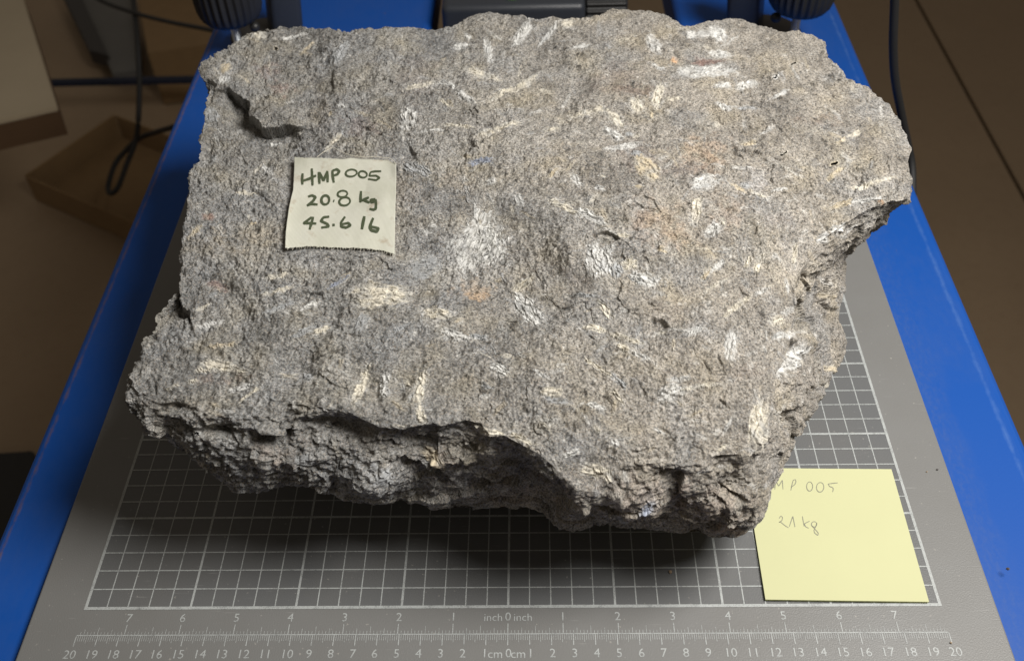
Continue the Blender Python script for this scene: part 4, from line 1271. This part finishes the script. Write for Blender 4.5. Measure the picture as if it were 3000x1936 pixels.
def note_h(px, py):
    out = np.zeros(len(px))
    for i in range(len(px)):
        p = unproj(px[i], py[i], NTK)
        l = inv @ Vector(p)
        out[i] = 0.0003 + NTK - 0.0003 + 0.0003 * (max(0, min(1, (-l.y / wy + 0.5) - 0.3)) / 0.7) ** 2 + 0.0003 * 0.7 * max(0, min(1, l.x / wx + 0.1)) ** 2
    return out
PENC = [
 [[(132,235),(135,325)], [(190,228),(196,325)], [(134,282),(194,275)],
  [(245,325),(256,240),(286,292),(322,230),(329,325)], [(410,335),(420,280),(434,230)], [(432,232),(456,222),(463,246),(450,276),(415,300)],
  ell(602,295,31,48,0,22,-100,262), ell(710,303,38,50,6,22,-120,245), [(890,258),(840,262),(790,270)], [(790,270),(806,294),(838,306),(846,320),(838,352)]],
 [[(290,622),(306,595),(326,612),(318,645),(286,664),(300,655),(345,692),(386,718)], [(394,705),(412,650),(430,600),(440,650),(452,710)],
  [(528,600),(536,650),(546,702)], [(602,650),(570,664),(546,678),(562,708),(592,722)], ell(648,682,28,28,0,18,-40,310),
  [(676,664),(668,700),(646,742),(652,770),(686,797),(692,772),(660,735),(628,702)]],
]
for strokes in PENC:
    a, f = ribbons(strokes, c35, 2.4, note_h, 0.00008)
    l = np.array([inv @ Vector(p) for p in a])
    link_mesh('pencil_writing', np_mesh('pencil_writing', l, f), M_pencil, note)

# ------------------------------------------------------------------ clamp knobs behind the rock
def clamp(base, ztop, label, rod_r, knob_r, side):
    root = empty('clamp_knob', tuple(base))
    tag(root, label, 'knob', 'fluted knobs on threaded rods behind the rock')
    bm = bmesh.new()
    prof = []
    z = -0.02; pitch = 0.0012
    while z < ztop + 0.01:
        prof += [(rod_r, z, 0), (rod_r * 0.90, z + pitch / 2, 0)]
        z += pitch
    lathe_bm(bm, prof, 14)
    from_bm('threaded_rod', bm, M_zinc, root, smooth=False)
    bm = bmesh.new()
    K = knob_r
    lathe_bm(bm, [(K * 0.35, 0.0, 0), (K * 0.62, 0.0004, 0), (K * 0.80, 0.002, 0.2), (K * 0.92, 0.006, 0.7), (K * 0.98, 0.012, 1), (K, 0.020, 1), (K, 0.034, 1), (K * 0.95, 0.041, 0.6), (K * 0.80, 0.044, 0), (K * 0.3, 0.045, 0)], 216, 0.085, 27)
    from_bm('fluted_grip', bm, M_knob, root, (0, 0, ztop), smooth=True)
    bm = bmesh.new()
    lathe_bm(bm, [(0.010, 0.0, 0), (0.026, 0.0005, 0), (0.027, 0.003, 0), (0.024, 0.005, 0), (0.010, 0.006, 0)], 40)
    from_bm('foot_flange', bm, M_steelblk, root, (side * 0.016, 0.020, 0.0), smooth=True)
    bm = bmesh.new()
    box_bm(bm, (side * 0.036, 0.030, 0.035), (0.026, 0.030, 0.07), (0, 0.1 * side, 0.35 * side), 0.005, 3)
    from_bm('bracket', bm, M_device, root, smooth=True)
    bm = bmesh.new()
    bmesh.ops.create_icosphere(bm, subdivisions=2, radius=0.0042)
    from_bm('detent_ball', bm, M_knob, root, (side * 0.017, -0.002, ztop - 0.006), smooth=True)

def rod_at(pxb, pyb, pyt):
    b = unproj(pxb, pyb, 0.0)
    for i in range(400):
        z = i * 0.0005
        if proj(b + np.array([0, 0, z]))[1] < pyt: return b, z
    return b, 0.05
b_, z_ = rod_at(704, 150, 58)
clamp(b_, z_, 'black fluted knob on a zinc threaded rod at the back left corner', 0.0036, 0.0265, 1)
b_, z_ = rod_at(2318, 140, 28)
clamp(b_, z_, 'black fluted knob on a zinc threaded rod at the back right corner', 0.0034, 0.0260, -1)

# ------------------------------------------------------------------ grey device with ribbed wheel
dy = 0.53
def at_y(px, py, y): return unproj_y(px, py, y)
l0, r0 = at_y(1291, 22, dy), at_y(1716, 18, dy)
dev = empty('stand_head', (float((l0[0] + r0[0]) / 2), dy, 0.0))
tag(dev, 'charcoal plastic housing with a green mark and ribbed wheel behind the rock', 'device')
W2_ = float(r0[0] - l0[0]); ht = float(l0[2])
bm = bmesh.new()
box_bm(bm, (0, 0.06, ht / 2 - 0.03), (W2_, 0.12, ht + 0.06), None, 0.006, 4)
from_bm('housing', bm, M_device, dev, smooth=True)
bm = bmesh.new()
lathe_bm(bm, [(0.002, 0, 0), (0.0085, 0.0, 0), (0.0090, 0.0006, 0), (0.0085, 0.0010, 0), (0.002, 0.0011, 0)], 28)
gpt = unproj(1500, -14, ht)
from_bm('green_mark', bm, M_green, dev, (float(gpt[0]) - dev.location.x, float(gpt[1]) - dy, ht + 0.0002), smooth=True)
bm = bmesh.new()
lathe_bm(bm, [(0.010, 0.0, 0), (0.026, 0.0, 0), (0.030, 0.002, 1), (0.030, 0.034, 1), (0.026, 0.036, 0), (0.010, 0.036, 0)], 240, 0.07, 30)
bmesh.ops.rotate(bm, cent=(0, 0, 0), matrix=Euler((0, math.pi / 2, 0)).to_matrix(), verts=bm.verts[:])
from_bm('ribbed_wheel', bm, M_knob, dev, (W2_ / 2 + 0.0005, 0.045, ht - 0.022), smooth=False)

# ------------------------------------------------------------------ cables
def cable(name, pts, r, label, n=10):
    bm = bmesh.new()
    P = smooth_path(pts, n)
    o0 = P[-1]
    tube_bm(bm, [p - o0 for p in P], r, 12)
    o = from_bm(name, bm, M_black, None, tuple(o0), True)
    tag(o, label, 'cable')
    return o
cable('power_cable', [at_y(2624, -260, 0.40), at_y(2621, -100, 0.40), at_y(2621, 0, 0.40), at_y(2617, 130, 0.40), at_y(2622, 230, 0.40), at_y(2640, 330, 0.40), at_y(2660, 425, 0.398), at_y(2672, 500, 0.39), at_y(2672, 640, 0.36)],
      0.0030, 'thick black cable hanging down beside the right edge of the blue bench')
cable('thin_cable', [unproj(210, -60, -0.38), unproj(291, 0, -0.38), unproj(395, 39, -0.36), unproj(500, 66, -0.34), unproj(614, 88, -0.30), unproj(760, 120, -0.25)],
      0.0034, 'thin black cable slanting behind the left knob towards the bench')
cable('looped_cable', [unproj(388, -80, -0.35), unproj(391, 0, -0.36), unproj(402, 110, -0.38), unproj(408, 227, -0.42), unproj(406, 340, -0.46), unproj(398, 410, -0.50), unproj(372, 480, -0.53), unproj(345, 550, -0.55),
      unproj(322, 566, -0.56), unproj(318, 540, -0.56), unproj(338, 480, -0.55), unproj(375, 435, -0.53), unproj(410, 405, -0.51), unproj(450, 390, -0.48), unproj(510, 372, -0.42)],
      0.0042, 'black cable hanging in a loop over the cardboard tray')

# ------------------------------------------------------------------ things on the floor at the left
def tray():
    z = FZ + 0.001
    hw = 0.055
    A = unproj(334, 336, z + hw); B = unproj(73, 514, z + hw); C = unproj(345, 690, z + hw)
    u = A - B; v = C - B
    v = v - u * (v @ u) / (u @ u)
    lu, lv = np.linalg.norm(u), np.linalg.norm(v) * 1.6
    u /= lu; v = v / np.linalg.norm(v)
    root = empty('cardboard_tray', tuple(B + (u * lu + v * lv) / 2 - np.array([0, 0, hw])))
    tag(root, 'shallow brown cardboard tray lying on the floor left of the bench', 'tray')
    root.rotation_euler = (0, 0, math.atan2(u[1], u[0]))
    sgn = 1 if np.cross(u, v)[2] > 0 else -1
    t = 0.004
    bm = bmesh.new(); box_bm(bm, (0, 0, t / 2), (lu, lv, t)); from_bm('tray_base', bm, M_card, root)
    for (c, s) in (((0, lv / 2, hw / 2), (lu, t, hw)), ((0, -lv / 2, hw / 2), (lu, t, hw)), ((lu / 2, 0, hw / 2), (t, lv - 2 * t, hw - 0.001)), ((-lu / 2, 0, hw / 2), (t, lv - 2 * t, hw - 0.001))):
        bm = bmesh.new(); box_bm(bm, c, s, None, 0.001, 1); from_bm('tray_wall', bm, M_card, root)
tray()

def slab_from_px(name, px, z, th, mat, label, cat, part='body'):
    P = [unproj(a, b, z) for a, b in px]
    c = sum(P) / len(P)
    root = empty(name, (c[0], c[1], z - th))
    tag(root, label, cat)
    bm = bmesh.new()
    top = [bm.verts.new(Vector(p - c + np.array([0, 0, th]))) for p in P]
    bot = [bm.verts.new(Vector(p - c)) for p in P]
    bm.faces.new(top); bm.faces.new(bot[::-1])
    for i in range(len(P)):
        bm.faces.new((top[i], bot[i], bot[(i + 1) % len(P)], top[(i + 1) % len(P)]))
    bmesh.ops.bevel(bm, geom=bm.edges[:], offset=0.002, segments=2, affect='EDGES')
    return root, from_bm(part, bm, mat, root)
cb_root, _ = slab_from_px('cream_board', [(60, -30), (168, 314), (-60, 366), (-150, -10)], FZ + 0.36, 0.008, M_cream, 'cream board with a brown edge standing out at the far left', 'board', 'panel')
bm = bmesh.new()
Pe = [unproj(a, b, FZ + 0.36) for a, b in [(60, -30), (168, 314), (-60, 366), (-150, -10)]]
ce = sum(Pe) / 4
tpv = [bm.verts.new(Vector((p - ce) * np.array([0.985, 0.985, 0]) + np.array([0, 0, -0.0006]))) for p in Pe]
btv = [bm.verts.new(Vector((p - ce) * np.array([0.985, 0.985, 0]) + np.array([0, 0, -0.040]))) for p in Pe]
bm.faces.new(tpv); bm.faces.new(btv[::-1])
for i in range(4): bm.faces.new((tpv[i], btv[i], btv[(i + 1) % 4], tpv[(i + 1) % 4]))
from_bm('edge_band', bm, M_brownedge, cb_root)
bm = bmesh.new()
pc = unproj(-20, 150, FZ)
r_ = empty('carton', (pc[0] - 0.05, pc[1], FZ)); tag(r_, 'brown carton under the cream board at the left', 'carton')
box_bm(bm, (0, 0, 0.081), (0.14, 0.14, 0.162), None, 0.002, 1)
from_bm('carton_body', bm, M_card, r_)
slab_from_px('brown_box', [(396, -40), (640, -40), (640, 128), (432, 158)], FZ + 0.12, 0.118, M_card, 'brown cardboard box on the floor behind the looped cable', 'box', 'carton_body')
slab_from_px('grey_board', [(215, -40), (385, -40), (412, 205), (330, 218)], FZ + 0.05, 0.02, M_dgrey, 'dull grey board lying between the cream board and the brown box', 'board', 'panel')
slab_from_px('black_bar', [(170, -40), (222, -40), (318, 165), (262, 150)], FZ + 0.06, 0.03, M_steelblk, 'black bar lying slantwise beside the dull grey board', 'bar', 'bar_body')
slab_from_px('floor_mat', [(-300, 1345), (95, 1318), (260, 1700), (-300, 1700)], FZ + 0.012, 0.010, M_black, 'black mat on the floor at the lower left', 'mat', 'mat_sheet')

# ------------------------------------------------------------------ crumbs on the plate
def crumb(px, py, s, mat, label):
    p = unproj(px, py, 0.0002)
    bm = bmesh.new()
    bmesh.ops.create_icosphere(bm, subdivisions=1, radius=s)
    for v in bm.verts: v.co *= RNG.uniform(0.7, 1.25); v.co.z = max(v.co.z * 0.7, -s * 0.4)
    bmesh.ops.translate(bm, vec=(0, 0, s * 0.42), verts=bm.verts[:])
    o = from_bm('rock_crumb', bm, mat, None, tuple(p)); tag(o, label, 'crumb', 'crumbs lying around the rock')
M_crumb = plain('crumb_stone', (0.28, 0.21, 0.14), 0.8)
M_crumbd = plain('dark_crumb_stone', (0.07, 0.06, 0.06), 0.8)
crumb(1964, 1675, 0.0010, M_crumb, 'brown stone crumb on the grid in front of the rock')
crumb(2715, 1382, 0.0005, M_crumb, 'tiny brown crumb above the corner of the sticky note pad')
crumb(2746, 1375, 0.0006, M_crumbd, 'dark crumb near the plate edge above the sticky note pad')
crumb(2952, 1666, 0.0009, M_crumbd, 'dark crumb on the blue bench at the lower right')
crumb(2786, 1882, 0.0006, M_crumb, 'brown crumb by the right end of the ruler')
